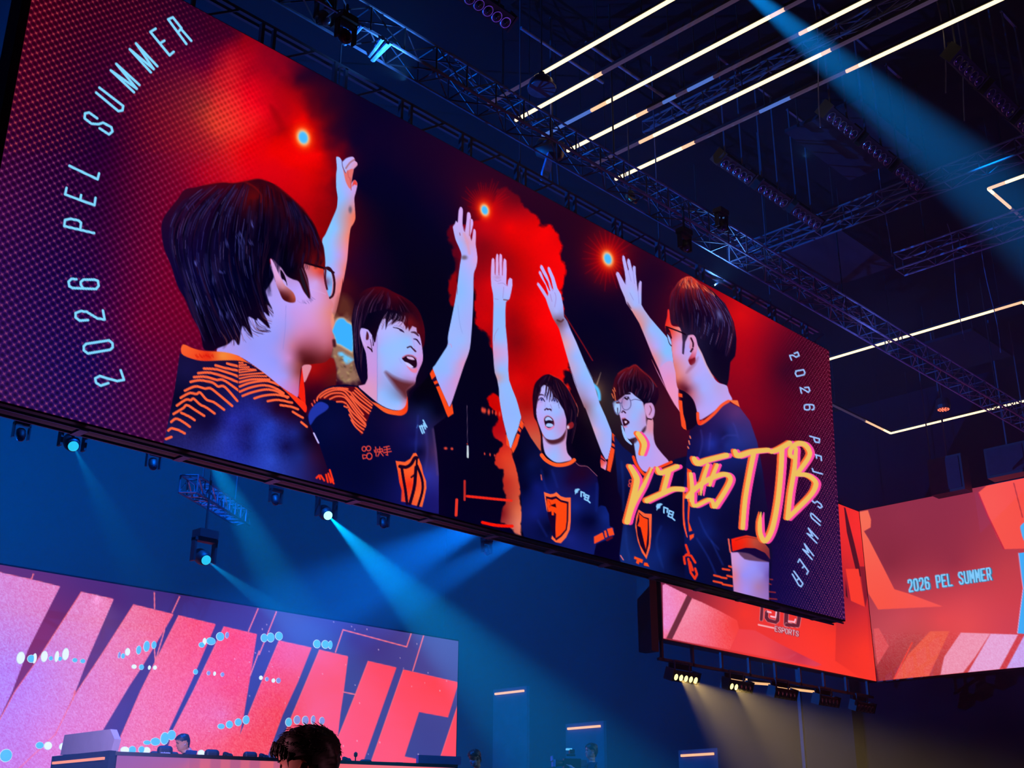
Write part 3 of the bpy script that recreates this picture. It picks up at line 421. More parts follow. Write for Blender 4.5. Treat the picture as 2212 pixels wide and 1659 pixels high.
    hair3 = F((280,450),(310,280),(380,190),(450,140),(530,128),(610,165),(690,205),(760,280),(830,380),(890,490),(940,600),(950,760),(935,900),(900,1000),(860,1150),(890,1290),(945,1445),(870,1400),(800,1310),(780,1100),(700,500),(500,400),(380,700),(420,1010),(450,1200),(440,1310),(405,1240),(400,1050),(350,860),(300,760),(285,600))
    cv.poly(hair3, gr(F, (450,200,(30,4,32)),(700,300,(34,4,26)),(850,700,(10,3,32)),(320,500,(30,5,28)),(840,1200,(12,3,30))), soft=2)
    cv.poly(F((440,1030),(458,1285),(540,1392),(640,1445),(760,1435),(865,1395),(800,1300),(780,1150),(787,930),(600,1090)), gr(F, (600,1350,(150,185,255)),(750,1250,(202,158,215)),(500,1200,(195,165,235)),(640,1230,(165,175,245)),(730,1100,(200,150,200)),(820,1370,(205,160,220))), soft=2)
    cv.poly(F((440,1035),(500,1085),(600,1098),(700,1055),(780,940),(760,1080),(690,1150),(580,1175),(500,1140)), (80, 32, 50), soft=5)
    cv.poly(F((405,330),(460,288),(540,340),(620,430),(690,540),(745,640),(778,740),(783,880),(770,965),(700,1062),(600,1103),(500,1093),(440,1033),(390,922),(350,802),(330,690),(345,560),(375,450)), gr(F, (500,600,(168,182,255)),(400,650,(178,176,255)),(650,700,(150,182,255)),(745,800,(195,152,220)),(410,850,(192,160,240)),(560,1020,(160,182,255)),(710,950,(192,150,215)),(500,450,(160,160,240)),(440,340,(190,186,255)),(540,560,(180,185,255)),(360,580,(200,160,235))), soft=1.8)
    DKE = (45, 28, 75)
    cv.line(F((360,455),(400,432),(445,440)), [2, 3.4, 2], (52, 30, 62), a=.85); cv.line(F((585,470),(640,480)), 2, (52,30,62), a=.6)
    for q, i in ((((372,515),(395,483),(430,487),(458,532)),(415,507)),(((568,525),(595,493),(630,500),(650,545)),(607,518))):
        cv.line(F(*q), 2, DKE); cv.blob(*F(i)[0], 2.8, 3.2, (70, 72, 150), p=4); cv.blob(*F(i)[0], 1.2, 1.2, (25, 18, 60), p=4)
    cv.line(F((385,545),(425,548)), 1, (140,120,190), a=.6); cv.line(F((585,560),(625,558)), 1, (140,120,190), a=.6)
    cv.line(F((462,660),(490,640),(505,655)), 3, (62, 28, 62)); cv.line(F((515,650),(545,650),(555,665)), 3, (62, 28, 62)); cv.line(F((545,580),(568,640),(562,685)), 2, (150, 130, 200), a=.6); cv.line(F((470,560),(465,620)), 1.4, (150,140,215), a=.5)
    cv.poly(F((445,790),(485,742),(545,752),(598,810),(606,885),(565,952),(490,945),(458,870)), (205, 130, 180), soft=2)
    cv.poly(F((455,795),(490,755),(540,763),(588,812),(598,880),(560,925),(490,922),(462,865)), (28, 6, 34))
    cv.poly(F((468,795),(498,765),(540,773),(577,818),(520,812),(475,822)), (175, 195, 255)); cv.poly(F((480,885),(510,860),(570,868),(592,890),(555,915),(492,908)), (165, 198, 255))
    cv.line(F((470,915),(525,948),(590,915)), 4, (222, 132, 190)); cv.poly(F((560,835),(598,850),(600,890),(575,870)), (95,30,60), soft=3, a=.7)
    cv.poly(F((470,262),(545,330),(580,430),(600,470),(650,500),(700,590),(745,660),(782,790),(830,700),(760,420),(620,260),(480,200)), (22, 5, 32), soft=2, sm=False)
    cv.poly(F((285,560),(300,420),(340,300),(430,220),(480,250),(405,330),(372,450),(345,560),(330,690),(345,790),(300,740)), (30, 5, 30), soft=2, sm=False)
    for q in (((492,270),(480,380),(455,470)),((530,310),(510,420),(485,480)),((550,330),(545,430),(530,540)),((580,370),(590,450),(580,500)),((600,400),(640,470),(690,540)),((400,300),(385,400),(350,500))): cv.line(F(*q), [4, 3, .6], (48, 22, 48))
    cv.hair([F((450,150),(340,300),(300,500),(320,750)), F((530,140),(480,250),(430,330),(380,420)), F((600,170),(640,300),(720,500),(780,700)), F((700,220),(820,450),(880,700),(830,1000)), F((760,290),(900,560),(930,800),(860,1200))], 90, [(60, 20, 50), (8, 2, 22), (90, 40, 60), (25, 12, 55)], rnd)
    cv.line(F((540,128),(610,165),(690,205),(760,280),(830,380),(890,490),(945,610)), 1.6, (190, 50, 45), soft=2, a=.7); cv.line(F((930,560),(960,660),(945,760)), 1.4, (190, 100, 90), a=.6)
    cv.poly(F((800,885),(868,838),(896,880),(872,930),(805,945)), (140, 30, 42), soft=2); cv.blob(*F((808,918))[0], 3, 4, (225,200,235), p=3)
    cv.line(F((415,1335),(480,1410),(600,1475),(720,1483),(830,1455),(900,1408)), 8, (252, 92, 45), sm=True)
    def cuff(k, *ps):
        for p in ps: cv.poly(k(*p), (248, 76, 38), sm=False)
    cv.poly(F((100,800),(150,850),(95,1060),(0,1290),(-10,1180),(60,960)), (40,6,45), sm=False)
    cuff(J, ((890,330),(915,255),(947,300),(930,372)), ((875,378),(890,345),(917,382),(905,412)), ((795,600),(870,420),(902,440),(870,560),(822,655)), ((735,430),(770,520),(782,592),(742,560)))
    cv.poly(F((1460,1000),(1512,1040),(1512,1260),(1490,1420),(1440,1590),(1380,1570),(1410,1380),(1455,1200)), (45,6,40), sm=False)
    cuff(F, ((1465,1000),(1510,1040),(1510,1150),(1475,1110)), ((1465,1150),(1512,1182),(1512,1222),(1460,1190)), ((1450,1210),(1506,1250),(1482,1400),(1440,1588),(1390,1562),(1410,1380)))
    cv.poly(F((1303,1328),(1350,1385),(1392,1440),(1370,1560),(1300,1520),(1290,1430)), gr(F, (1320,1380,(200,40,50)),(1330,1480,(248,100,80)),(1365,1500,(220,160,235))), sm=False); cv.line(F((1305,1385),(1360,1425)), 2.4, (45,6,40))
    cv.poly(L((518,572),(610,605),(660,600),(705,575),(770,635),(840,657),(918,655),(918,1000),(905,1130),(850,1250),(770,1337),(690,1322),(628,1270),(640,1222),(680,1270),(700,1100),(600,920),(560,850),(535,700)), (252, 105, 62), sm=False)
    cv.poly(L((545,635),(620,652),(700,635),(770,690),(885,720),(880,1000),(860,1140),(780,1240),(700,1297),(690,1280),(650,1200),(580,930),(555,700)), (26, 4, 45), sm=False)
    cv.poly(L((565,670),(640,690),(700,670),(770,720),(862,745),(858,1000),(840,1130),(760,1220),(695,1262),(690,1100),(700,900),(668,870),(668,920),(635,920),(628,860),(585,870),(560,760)), (252, 70, 22), sm=False)
    cv.poly(L((600,775),(690,742),(702,805),(640,785)), (40, 5, 25), sm=False); cv.line(L((590,700),(620,760),(600,800)), 2, (215,45,20))
    def pel(k, dx, dy, c=(140, 202, 255)):
        f = lambda *p: k(*[(x + dx, y + dy) for x, y in p])
        cv.poly(f((0,40),(12,10),(55,0),(85,10),(55,35),(50,60),(25,70),(5,95),(8,62)), c, sm=False)
        for q in (((100,50),(98,118)),((100,50),(146,68),(138,112)),((166,92),(150,160),(186,178)),((160,126),(190,140)),((166,92),(200,105)),((215,110),(197,180),(230,210))): cv.line(f(*q), 3.2, c, sm=False)
    pel(L, 975, 520)
    cuff(L, ((1265,1240),(1395,1175),(1422,1270),(1268,1347)), ((1415,1155),(1445,1143),(1466,1240),(1435,1257)), ((1460,1125),(1540,1105),(1570,1210),(1490,1232)))
    cv.line(L((475,320),(485,390)), 2.4, (200,90,90)); cv.line(L((1460,1290),(1530,1250)), 5, (95,12,35))
    # ---- fourth person (round glasses)
    cv.poly([(1326,940),(1345,965),(1370,985),(1385,1010),(1440,1010),(1458,992),(1484,985),(1480,1100),(1486,1262),(1345,1240),(1338,1200),(1350,1100),(1335,1060)], gr(M, (180,1000,(20,40,112)),(620,1000,(12,25,95)),(600,1250,(15,38,118)),(100,600,(8,8,52)),(400,1000,(10,6,48)),(800,700,(5,5,42)),(150,200,(16,24,85)),(800,1300,(6,6,45)),(220,1250,(20,40,110))), sm=False, soft=3)
    for q in (((130,100),(150,400),(150,700)),((180,880),(190,1100),(230,1310)),((620,900),(560,1100),(640,1400))): cv.line(M(*q), 3, (28, 55, 140), soft=6, a=.5)
    cv.poly(H((170,430),(200,320),(260,240),(330,195),(400,165),(500,122),(570,175),(660,240),(740,310),(800,390),(840,480),(850,600),(800,720),(770,720),(700,690),(620,720),(590,650),(520,600),(430,540),(410,560),(360,585),(280,645),(210,665),(165,640),(150,520)), gr(H, (300,220,(105,12,28)),(480,180,(105,15,28)),(250,350,(55,6,32)),(450,380,(14,3,30)),(700,330,(60,8,32)),(650,550,(10,3,32)),(200,500,(70,12,30)),(780,480,(45,5,35))), soft=2)
    cv.hair([H((400,170),(280,280),(220,420),(230,620)), H((500,140),(430,280),(400,420),(420,560)), H((560,180),(640,320),(680,480),(620,650)), H((660,240),(770,370),(810,500),(760,680))], 90, [(95, 30, 60), (10, 3, 25), (60, 15, 45), (110, 90, 130), (5, 2, 22)], rnd)
    for q in (((165,500),(190,560),(205,660)),((150,560),(175,620)),((185,470),(200,520))): cv.line(H(*q), 2.4, (220, 110, 70), a=.85)
    cv.line(H((240,260),(320,200),(390,165),(400,180),(500,125),(600,215),(720,320),(820,450)), 2, (165, 40, 40), soft=3, a=.6)
    cv.poly(H((215,690),(300,610),(420,535),(500,590),(600,670),(622,720),(652,850),(662,1000),(684,1100),(640,1142),(520,1200),(440,1232),(390,1227),(350,1172),(338,1082),(300,1000),(278,920),(258,862),(190,800)), gr(H, (480,900,(150,182,255)),(330,950,(185,160,235)),(560,750,(150,185,255)),(610,1050,(182,160,225)),(440,1150,(160,182,255)),(650,900,(202,150,210)),(300,880,(205,160,225)),(450,620,(170,180,250)),(300,660,(175,120,170)),(220,760,(165,190,250))), soft=1.8)
    cv.poly(H((490,1225),(640,1130),(690,930),(765,950),(770,1150),(800,1310),(900,1450),(1000,1570),(940,1625),(800,1690),(640,1720),(540,1600),(500,1430)), gr(H, (600,1450,(162,166,250)),(750,1400,(186,160,240)),(725,1100,(222,140,165)),(690,1200,(185,165,240)),(560,1340,(150,186,255)),(850,1480,(195,160,235)),(560,1560,(185,160,240))), soft=2)
    cv.poly(H((425,1235),(520,1200),(640,1125),(660,1040),(600,1100),(560,1210),(500,1290),(460,1290)), (60, 26, 46), soft=4, a=.85)
    cv.line(H((300,1040),(330,1150),(370,1240),(440,1310)), [3, 6, 6, 3], (155, 192, 255))
    cv.poly(H((640,720),(700,695),(752,700),(788,780),(782,880),(740,932),(688,922),(648,830)), gr(H, (720,760,(205,150,205)),(700,880,(215,155,210)),(760,820,(195,150,220))), soft=2); cv.line(H((720,740),(740,800),(710,870)), 2.4, (130,60,90), a=.8); cv.line(H((690,930),(740,940)), 3, (45,15,35))
    cv.line(H((610,700),(650,850),(670,1000)), 2.5, (200,150,190), soft=4, a=.6)
    GC = (95, 85, 140)
    cv.poly(H((165,700),(200,668),(262,680),(278,780),(240,872),(195,820)), (165, 205, 255), a=.75, soft=2)
    cv.line(H((300,690),(302,740),(332,790),(382,795),(426,752),(432,682),(402,618),(350,600),(312,640),(300,690)), 1.7, GC); cv.line(H((165,700),(175,760),(200,838),(238,872),(270,830),(280,770),(268,690),(220,662),(165,700)), 1.7, GC); cv.line(H((275,700),(300,690)), 2, GC); cv.line(H((432,660),(500,640),(595,665)), 1.6, GC)
    cv.line(H((345,618),(380,640),(395,610)), 3.4, (40, 20, 45)); cv.line(H((225,690),(250,690)), 4, (90,40,60)); cv.line(H((235,770),(240,850)), 2, (60,45,80)); cv.line(H((355,560),(420,555)), 3.5, (30,10,35)); cv.line(H((300,640),(330,720),(300,800)), 1.6, (170,130,190), a=.6)
    cv.line(H((300,835),(320,815),(352,842)), 3, (65, 30, 65)); cv.poly(H((303,925),(350,925),(415,978),(382,1022),(330,1038),(312,990)), (52, 10, 36)); cv.poly(H((338,965),(372,965),(375,985),(350,1000)), (222, 192, 226)); cv.line(H((332,1050),(370,1048)), 3, (205,130,175)); cv.line(H((300,930),(345,918)), 2, (190,110,140))
    cv.line(M((275,40),(310,130),(380,228),(430,258),(520,205),(640,150),(745,105)), 6, (250, 66, 28))
    cv.poly(M((340,690),(420,740),(502,745),(497,1000),(482,1160),(437,1302),(380,1220),(330,1080),(298,900),(310,780)), (252, 98, 60), sm=False); cv.poly(M((345,725),(400,778),(468,798),(472,1000),(466,1120),(430,1252),(360,1130),(325,1000),(313,870)), (24, 4, 42), sm=False); cv.poly(M((345,740),(400,790),(455,812),(450,1000),(430,1192),(400,1060),(365,910),(328,892),(350,830)), (252, 66, 22), sm=False)
    pel(K(1320, 980, 5.72), 555, 612)
    cv.poly(M((290,1268),(395,1310),(385,1352),(350,1340),(340,1367),(308,1350),(318,1310),(283,1300)), (250, 78, 30), sm=False); cv.poly(M((410,1345),(450,1350),(472,1397),(405,1382)), (250, 78, 30), sm=False); cv.line(M((118,1260),(150,1310)), 2.4, (220,110,120))
    ring(M, 240, 345, 18, 24, 1.6, RC); ring(M, 228, 390, 14, 18, 1.6, RC)
    # ---- fifth person (right, seen from the side and back)
    cv.poly(H((1130,480),(1260,520),(1360,640),(1430,860),(1430,1020),(1270,1100),(1200,1000),(1180,560)), (16, 3, 32), soft=3)
    arm5 = Y((910,680),(918,660),(935,665),(960,710),(990,765),(993,720),(985,660),(965,560),(965,530),(973,518),(985,530),(1000,590),(1015,650),(1020,640),(1005,580),(1008,555),(1018,547),(1030,560),(1045,620),(1055,660),(1053,625),(1062,607),(1078,615),(1080,680),(1090,770),(1098,830),(1105,760),(1118,735),(1130,745),(1128,850),(1128,940),(1150,980),(1200,1050),(1260,1120),(1330,1200),(1380,1260),(1390,1340),(1400,1420),(1420,1500)) + H((1060,0),(1072,100),(1108,250),(1116,400),(1142,480),(1142,600),(1152,760),(1166,830),(1090,720),(1000,560),(900,380),(820,220),(740,40)) + Y((1340,1659),(1280,1500),(1220,1370),(1160,1220),(1110,1100),(1050,1000),(1000,930),(985,880),(950,800))
    cv.poly(arm5, gr(Y, (1040,700,(180,178,252)),(1050,830,(165,186,255)),(1070,950,(160,182,255)),(1200,1150,(150,182,255)),(1330,1350,(132,190,255)),(1310,1550,(205,150,225)),(1110,1130,(235,130,120)),(1230,1400,(238,130,130)),(1050,1000,(225,140,140)),(1300,1250,(150,182,255)),(940,740,(190,170,245)),(1115,800,(195,165,235)),(1250,1300,(185,165,245))) + gr(H, (1000,300,(222,142,200)),(1080,500,(242,150,190)),(900,150,(190,160,240)),(820,150,(235,135,150)),(1120,650,(235,150,190))), sm=False, soft=1.6)
    for q in (((995,770),(993,730)),((1017,650),(1040,740)),((1056,660),(1070,760)),((1100,830),(1108,930)),((1030,840),(1060,900))): cv.line(Y(*q), 1.3, (135, 125, 205), a=.6)
    cv.poly(H((870,230),(890,150),(960,85),(1040,70),(1080,130),(1108,250),(1116,400),(1142,480),(1150,760),(1090,720),(1000,560)), (232, 148, 200), a=.55, soft=3)
    cv.poly(G((380,500),(420,560),(440,600),(400,570)), (60,25,45), soft=3, a=.8)
    cuff(H, ((1142,545),(1202,560),(1205,612),(1142,600)), ((1142,650),(1198,660),(1215,850),(1250,980),(1265,1100),(1220,1080),(1190,1040),(1165,830),(1152,760)))
    body5 = H((1430,1005),(1560,960),(1740,760),(1890,680),(2060,760),(2212,960)) + [(1636,955),(1648,1020),(1660,1120),(1668,1195),(1664,1280),(1668,1320),(1480,1275),(1478,1160),(1474,1080),(1484,980),(1490,930)]
    cv.poly(body5, gr(H, (1700,1000,(40,25,92)),(1500,1150,(36,20,82)),(1900,1100,(36,42,125)),(2100,1000,(62,42,112)),(2000,850,(88,46,112)),(1450,1400,(20,20,88)),(1640,1300,(36,48,155)),(1780,1350,(24,22,90)),(1820,1150,(22,18,78)),(1400,1100,(25,10,60))) + gr(N, (300,200,(30,42,130)),(500,300,(25,36,112)),(700,800,(20,12,58)),(200,1200,(8,10,58)),(600,600,(14,12,54)),(100,1500,(8,12,60)),(450,150,(38,48,135)),(400,1000,(10,10,55)),(60,1300,(16,30,105))), sm=False, soft=2.5)
    for q in (((1480,1100),(1500,1300),(1420,1600)),((1620,1150),(1600,1400)),((1960,1000),(2000,1080),(2030,1200)),((1800,1230),(1870,1180),(2000,1180))): cv.line(H(*q), 2.4, (70, 70, 170), soft=5, a=.4)
    for q in (((1085,790),(1180,1000),(1330,1180)),((1060,1050),(1200,1280),(1290,1480)),((1240,1080),(1380,1370))): cv.line(M(*q), 2.4, (36, 55, 150), soft=5, a=.6)
    skin5 = G((985,615),(1015,640),(1040,840),(1180,880),(1250,960),(1330,990),(1400,1030),(1440,1160),(1500,1270),(1570,1440),(1680,1640)) + H((1760,400),(1862,430),(1900,540),(1947,648),(1850,668),(1700,800),(1560,900),(1460,945),(1430,860),(1390,700),(1330,600),(1230,520),(1140,480),(1115,380),(1100,240),(1075,130)) + G((1062,1350),(1042,1180),(1036,1050),(1000,960),(960,940),(944,870),(955,800),(975,720))
    cv.poly(skin5, gr(G, (1000,750,(236,40,40)),(1130,870,(242,132,120)),(1030,950,(232,60,50)),(1130,1100,(216,150,210)),(1120,1250,(216,150,215)),(1250,1200,(180,162,242)),(1090,1450,(220,122,118)),(1200,1500,(216,142,172)),(1450,1500,(185,166,245)),(1600,1600,(175,166,245)),(1060,1200,(230,140,160))) + gr(H, (1140,320,(228,122,110)),(1200,430,(118,38,58)),(1260,490,(82,18,42)),(1350,560,(195,105,130)),(1500,500,(165,170,250)),(1600,650,(172,166,250)),(1450,800,(188,160,240)),(1850,600,(192,160,235)),(1400,350,(168,166,250)),(1300,400,(195,120,150)),(1750,450,(185,160,225))), soft=1.8)
    cv.line(G((1440,1180),(1500,1290),(1560,1440),(1660,1620)), 4, (225, 170, 160), soft=4, a=.6)
    hair5 = G((1000,500),(1010,420),(1040,340),(1090,280),(1130,210),(1200,150),(1270,118),(1340,120),(1420,180),(1490,240),(1580,270),(1660,330),(1740,430),(1840,520),(1900,640),(1970,800),(2000,950),(2012,1050),(2006,1200),(1990,1310),(1920,1400),(1906,1550),(1895,1659)) + H((1870,435),(1760,390),(1640,250)) + G((1570,1440),(1500,1270),(1430,1130),(1400,1040),(1340,985),(1290,1000),(1245,1100),(1225,1285),(1200,1270),(1205,1100),(1195,960),(1170,890),(1130,840),(1050,830),(1022,760),(1010,640))
    cv.poly(hair5, gr(G, (1260,200,(225,80,58)),(1100,330,(110,12,30)),(1420,260,(190,45,38)),(1250,330,(120,18,30)),(1060,500,(70,8,30)),(1300,480,(40,5,32)),(1550,330,(120,15,25)),(1700,480,(60,8,35)),(1850,700,(42,16,52)),(1600,800,(16,5,40)),(1300,750,(18,4,32)),(1900,1000,(22,8,42)),(1700,1200,(10,4,34)),(1800,1500,(12,4,32)),(1220,1100,(60,40,75))), sm=False, soft=2)
    g5 = [G((1150,200),(1060,350),(1030,550),(1060,800)), G((1260,130),(1160,350),(1140,600),(1200,880)), G((1330,130),(1330,400),(1400,700),(1380,980)), G((1420,190),(1520,450),(1640,750),(1560,1100)), G((1500,250),(1720,520),(1860,850),(1780,1250)), G((1600,290),(1850,560),(1990,950),(1900,1350))]
    cv.hair(g5, 240, [(60, 20, 50), (8, 2, 22), (14, 6, 36), (90, 30, 50), (40, 34, 90)], rnd, w=(.7, 1.8))
    cv.hair(g5[2:], 70, [(110, 110, 180), (90, 80, 150), (130, 110, 160)], rnd, w=(.5, 1.3), a=(.3, .7), span=(.06, .2))
    cv.hair([G((1150,200),(1180,300)), G((1250,140),(1280,300)), G((1350,140),(1400,300)), G((1450,220),(1560,340)), G((1560,280),(1700,420))], 70, [(250, 120, 70), (230, 60, 40), (120, 15, 25), (245, 150, 110)], rnd, w=(.6, 1.6), span=(.3, .9))
    cv.blob(*G((1755,690))[0], 5, 12, (130, 140, 215), a=.6, rot=-.4)
    cv.line(G((980,310),(1010,265),(1060,270),(1050,310)), .9, (90,20,35), a=.7)
    cv.poly(G((1300,1050),(1320,1000),(1372,993),(1412,1060),(1427,1200),(1402,1310),(1392,1400),(1330,1442),(1293,1380),(1300,1340),(1342,1250),(1308,1180),(1318,1100)), gr(G, (1380,1080,(222,150,205)),(1400,1230,(222,150,205)),(1340,1120,(215,145,180)),(1360,1330,(215,80,110)),(1340,1400,(125,18,38))), soft=1.8)
    cv.line(G((1332,1040),(1362,1110),(1362,1170)), 3.6, (60, 14, 40)); cv.line(G((1330,1240),(1355,1200)), 4, (50, 10, 36)); cv.poly(G((1298,1370),(1350,1345),(1392,1330),(1390,1402),(1330,1440)), (122, 16, 38), soft=3)
    cv.poly(G((1330,1440),(1440,1320),(1400,1440),(1280,1560),(1260,1540)), (150,80,110), soft=6, a=.5)
    cv.line(G((960,868),(1060,905),(1190,955),(1245,985)), 3, (22, 3, 22)); cv.poly(G((955,880),(990,885),(1010,930),(1000,960),(965,940)), (40, 5, 28)); cv.line(G((958,890),(975,980),(1005,1100),(1036,1152)), 2.6, (40, 10, 40)); cv.poly(G((978,985),(1010,1020),(1036,1085),(1036,1142),(1003,1092)), (152, 188, 252)); cv.line(G((1010,930),(1040,1040)), 2.5, (60,8,30))
    cv.line(H((1432,850),(1440,960),(1470,1005),(1560,955),(1680,850),(1790,730),(1890,668)), 6.4, (250, 84, 48), soft=1.6); cv.poly(H((1430,870),(1450,960),(1520,945),(1465,1020),(1430,1000)), (248, 55, 30)); cv.poly(H((1890,650),(2030,655),(2060,755),(1960,700)), (246, 112, 62), sm=False)
    for q in (((1315,1190),(1325,1220)),((1300,1260),(1310,1310)),((1285,1350),(1295,1370))): cv.line(H(*q), 2.8, (225,110,90))
    # side panel, cuff and forearm of the fifth person
    cv.poly(M((940,180),(997,210),(977,500),(970,700),(962,840),(1002,950),(963,965),(945,800),(952,600),(938,400)), (250, 72, 32), sm=False); cv.line(M((898,480),(893,700),(905,880),(940,1030)), [4, 3.4, 4.4, 2], (248, 82, 52)); cv.poly(M((968,1010),(1025,990),(1022,1030),(975,1072)), (248,76,40), sm=False)
    for q in (((900,1275),(912,1360)),((925,1130),(960,1230),(920,1260)),((930,1250),(990,1262),(1040,1345)),((955,1300),(985,1470),(1035,1545),(1062,1490),(1040,1420)),((975,1340),(1010,1440))): cv.line(M(*q), 5, (232, 52, 32), sm=False)
    for q in (((130,915),(218,930)),((15,1000),(95,1020)),((110,1028),(180,1040)),((190,1005),(262,1022)),((10,1078),(120,1102)),((130,1118),(255,1142)),((758,1052),(790,1056)),((745,1110),(770,1120)),((745,1217),(828,1227)),((742,1307),(845,1317)),((215,880),(245,890))): cv.line(O(*q), 4.4 if q[0][0] < 300 else 3, (240, 72, 42) if q[0][0] < 300 else (130, 35, 50), a=.95)
    cv.poly(O((235,690),(340,690),(500,700),(745,800),(745,825),(742,1330),(500,1270),(275,1220),(258,950)), gr(O, (400,1000,(152,142,246)),(275,1000,(228,122,140)),(650,1000,(150,132,222)),(600,1150,(170,120,170)),(700,1250,(152,112,190)),(320,850,(190,150,220)),(330,740,(200,150,220)),(550,900,(150,145,248)),(735,1000,(110,80,170)),(450,1200,(165,140,240))), sm=False)
    cv.poly(O((330,690),(420,690),(560,700),(745,770),(748,825),(600,815),(480,800),(420,785),(370,740)), (100, 62, 98), soft=3, sm=False)
    cv.poly(O((255,692),(430,638),(560,642),(690,705),(752,790),(748,822),(600,772),(480,712),(350,692)), (24, 8, 58), soft=3)
    cv.poly(O((243,520),(300,502),(450,468),(600,500),(700,590),(747,650),(758,785),(690,702),(560,640),(430,635),(258,682)), gr(O, (280,600,(245,28,14)),(420,560,(238,42,24)),(550,560,(190,75,60)),(680,640,(150,55,52)),(740,720,(120,40,60))), sm=False); cv.line(O((300,540),(440,495),(600,520)), 1, (120,20,20), a=.7); cv.line(O((207,522),(232,692)), 3.6, (225, 92, 82))
    # ---- curved lettering
    TC = (128, 214, 255); w = 5.4
    for q in (((1590,375),(1435,165),(1475,148),(1548,240),(1525,268)),((1545,248),(1632,348)),((1328,245),(1283,272),(1447,472),(1482,442)),((1375,364),(1402,347)),((1287,617),(1107,420),(1312,590),(1160,370),(1342,565)),((1143,787),(945,600),(1167,757),(992,545),(1190,725)),((820,790),(1010,948),(1045,942),(1052,905),(848,748)),((830,1010),(760,960),(725,968),(722,1010),(780,1055),(840,1060),(880,1047),(950,1085),(960,1122),(930,1147),(850,1095)),((592,1415),(833,1530),(845,1480))): cv.line(S(*q), w, TC, sm=False)
    for q in (((568,-55),(555,0),(806,92),(815,30)),((685,46),(692,5)),((803,330),(548,270),(555,218),(600,208),(670,222),(692,242),(685,300)),((652,724),(610,720),(585,745),(592,785),(620,799),(820,807),(842,780),(835,737),(800,727),(712,727),(688,748),(690,772),(706,795)),((752,1072),(680,1077),(645,1050),(645,1012),(690,995),(740,1002),(830,1057),(893,1068),(878,990)),((735,1275),(930,1245),(960,1270),(962,1305),(940,1325),(750,1357),(715,1330),(715,1295),(735,1275)),((925,1610),(860,1632),(820,1607),(812,1570),(850,1550),(920,1572),(1000,1592),(1058,1582),(1030,1500))): cv.line(T(*q), w, TC, sm=False)
    TR = (152, 194, 255); w = 3.2
    for q in (((420,462),(460,446),(476,488),(440,506),(400,482),(365,487),(385,540)),((440,672),(530,656),(546,690),(535,716),(450,736),(432,702),(440,672)),((545,870),(590,866),(604,905),(585,926),(540,897),(490,870),(505,936)),tuple((656 - 118 * y, 1073 + 63 * x) for x, y in GLYPH['6'][0]),((605,1450),(720,1482),(716,1526),(670,1520),(656,1492),(660,1466))): cv.line(Q(*q), w, TR, sm=False)
    for q in (((1388,335),(1390,298),(1502,330),(1506,382)),((1440,316),(1446,352)),((1392,488),(1402,524),(1520,556)),((1395,865),(1390,902),(1420,927),(1452,907),(1500,942),(1516,975),(1490,992),(1465,972)),((1495,1165),(1395,1068),(1374,1060),(1370,1090),(1385,1120),(1490,1212)),((1448,1440),(1325,1318),(1396,1352),(1340,1250),(1463,1384)),((1388,1650),(1270,1520),(1342,1562),(1290,1450),(1406,1602))): cv.line(N(*q), w, TR, sm=False)
    for q in (((1130,826),(1150,785),(1265,946),(1245,985)),((1206,882),(1190,900)),((1075,945),(1194,1110),(1170,1150),(1140,1132),(1055,985)),((1118,1062),(1140,1040))): cv.line(O(*q), w, TR, sm=False)
    # ---- big brush lettering
    br = [(H((540,1150),(600,1230),(635,1320),(605,1455)), [10, 12, 12, 9]), (M((235,155),(300,265),(318,350),(270,560),(200,840)), [9, 12, 13, 12, 13]), (M((200,840),(280,620),(400,400),(505,175)), [11, 10, 9, 3]),
          (M((570,180),(610,238),(720,200),(820,158)), [7, 11, 11, 10]), (M((712,220),(640,490)), [11, 10]), (M((445,580),(620,498),(760,440),(885,440)), [12, 11, 10, 11]), (M((1025,60),(1075,118),(1200,78),(1430,20)), [10, 13, 11, 11]),
          (M((985,250),(1002,420),(990,580)), [8, 9, 8]), (M((945,535),(1060,415),(1200,322),(1350,262),(1440,262),(1475,330),(1400,480),(1290,650)), [9, 11, 11, 10, 10, 10, 10, 10]), (M((1195,140),(1130,350),(1110,510)), [8, 9, 3]), (M((1310,140),(1245,300),(1222,392)), [8, 9, 6]), (M((1010,500),(1028,645),(1222,568),(1272,655)), [7, 8, 8, 9]),
          (N((400,262),(445,322),(620,272),(830,250)), [9, 12, 11, 10]), (N((640,290),(580,600),(530,900),(500,1245)), [11, 10, 10, 10]), (N((870,270),(960,240),(1100,160)), [10, 11, 11]), (N((1002,220),(990,500),(950,900),(880,1250),(790,1412),(728,1330),(718,1180),(735,1045)), [11, 11, 11, 11, 11, 10, 9, 2]),
          (N((1182,235),(1160,500),(1110,800),(1075,1120)), [8, 10, 10, 10]), (N((1150,345),(1108,310),(1120,230),(1200,170),(1290,178),(1352,260),(1340,350),(1195,555)), [8, 9, 10, 11, 11, 10, 10, 10]), (N((1195,565),(1320,570),(1422,640),(1430,720),(1350,850),(1075,1122)), [8, 10, 10, 11, 10, 10])]
    cv.C[...] = np.clip(cv.C - np.array((9, 4, 9)) * (1 - cv.C / 255) ** 3, 0, 255)
    for dx, dy, c in ((-4.6, -.6, (252, 98, 48)), (6.2, .8, (255, 72, 165)), (0, 0, (236, 190, 92))):
        for p, ww in br: cv.line([(x + dx, y + dy) for x, y in p], ww, c, soft=1.2)
W4 = K(380, 0, 4.366)
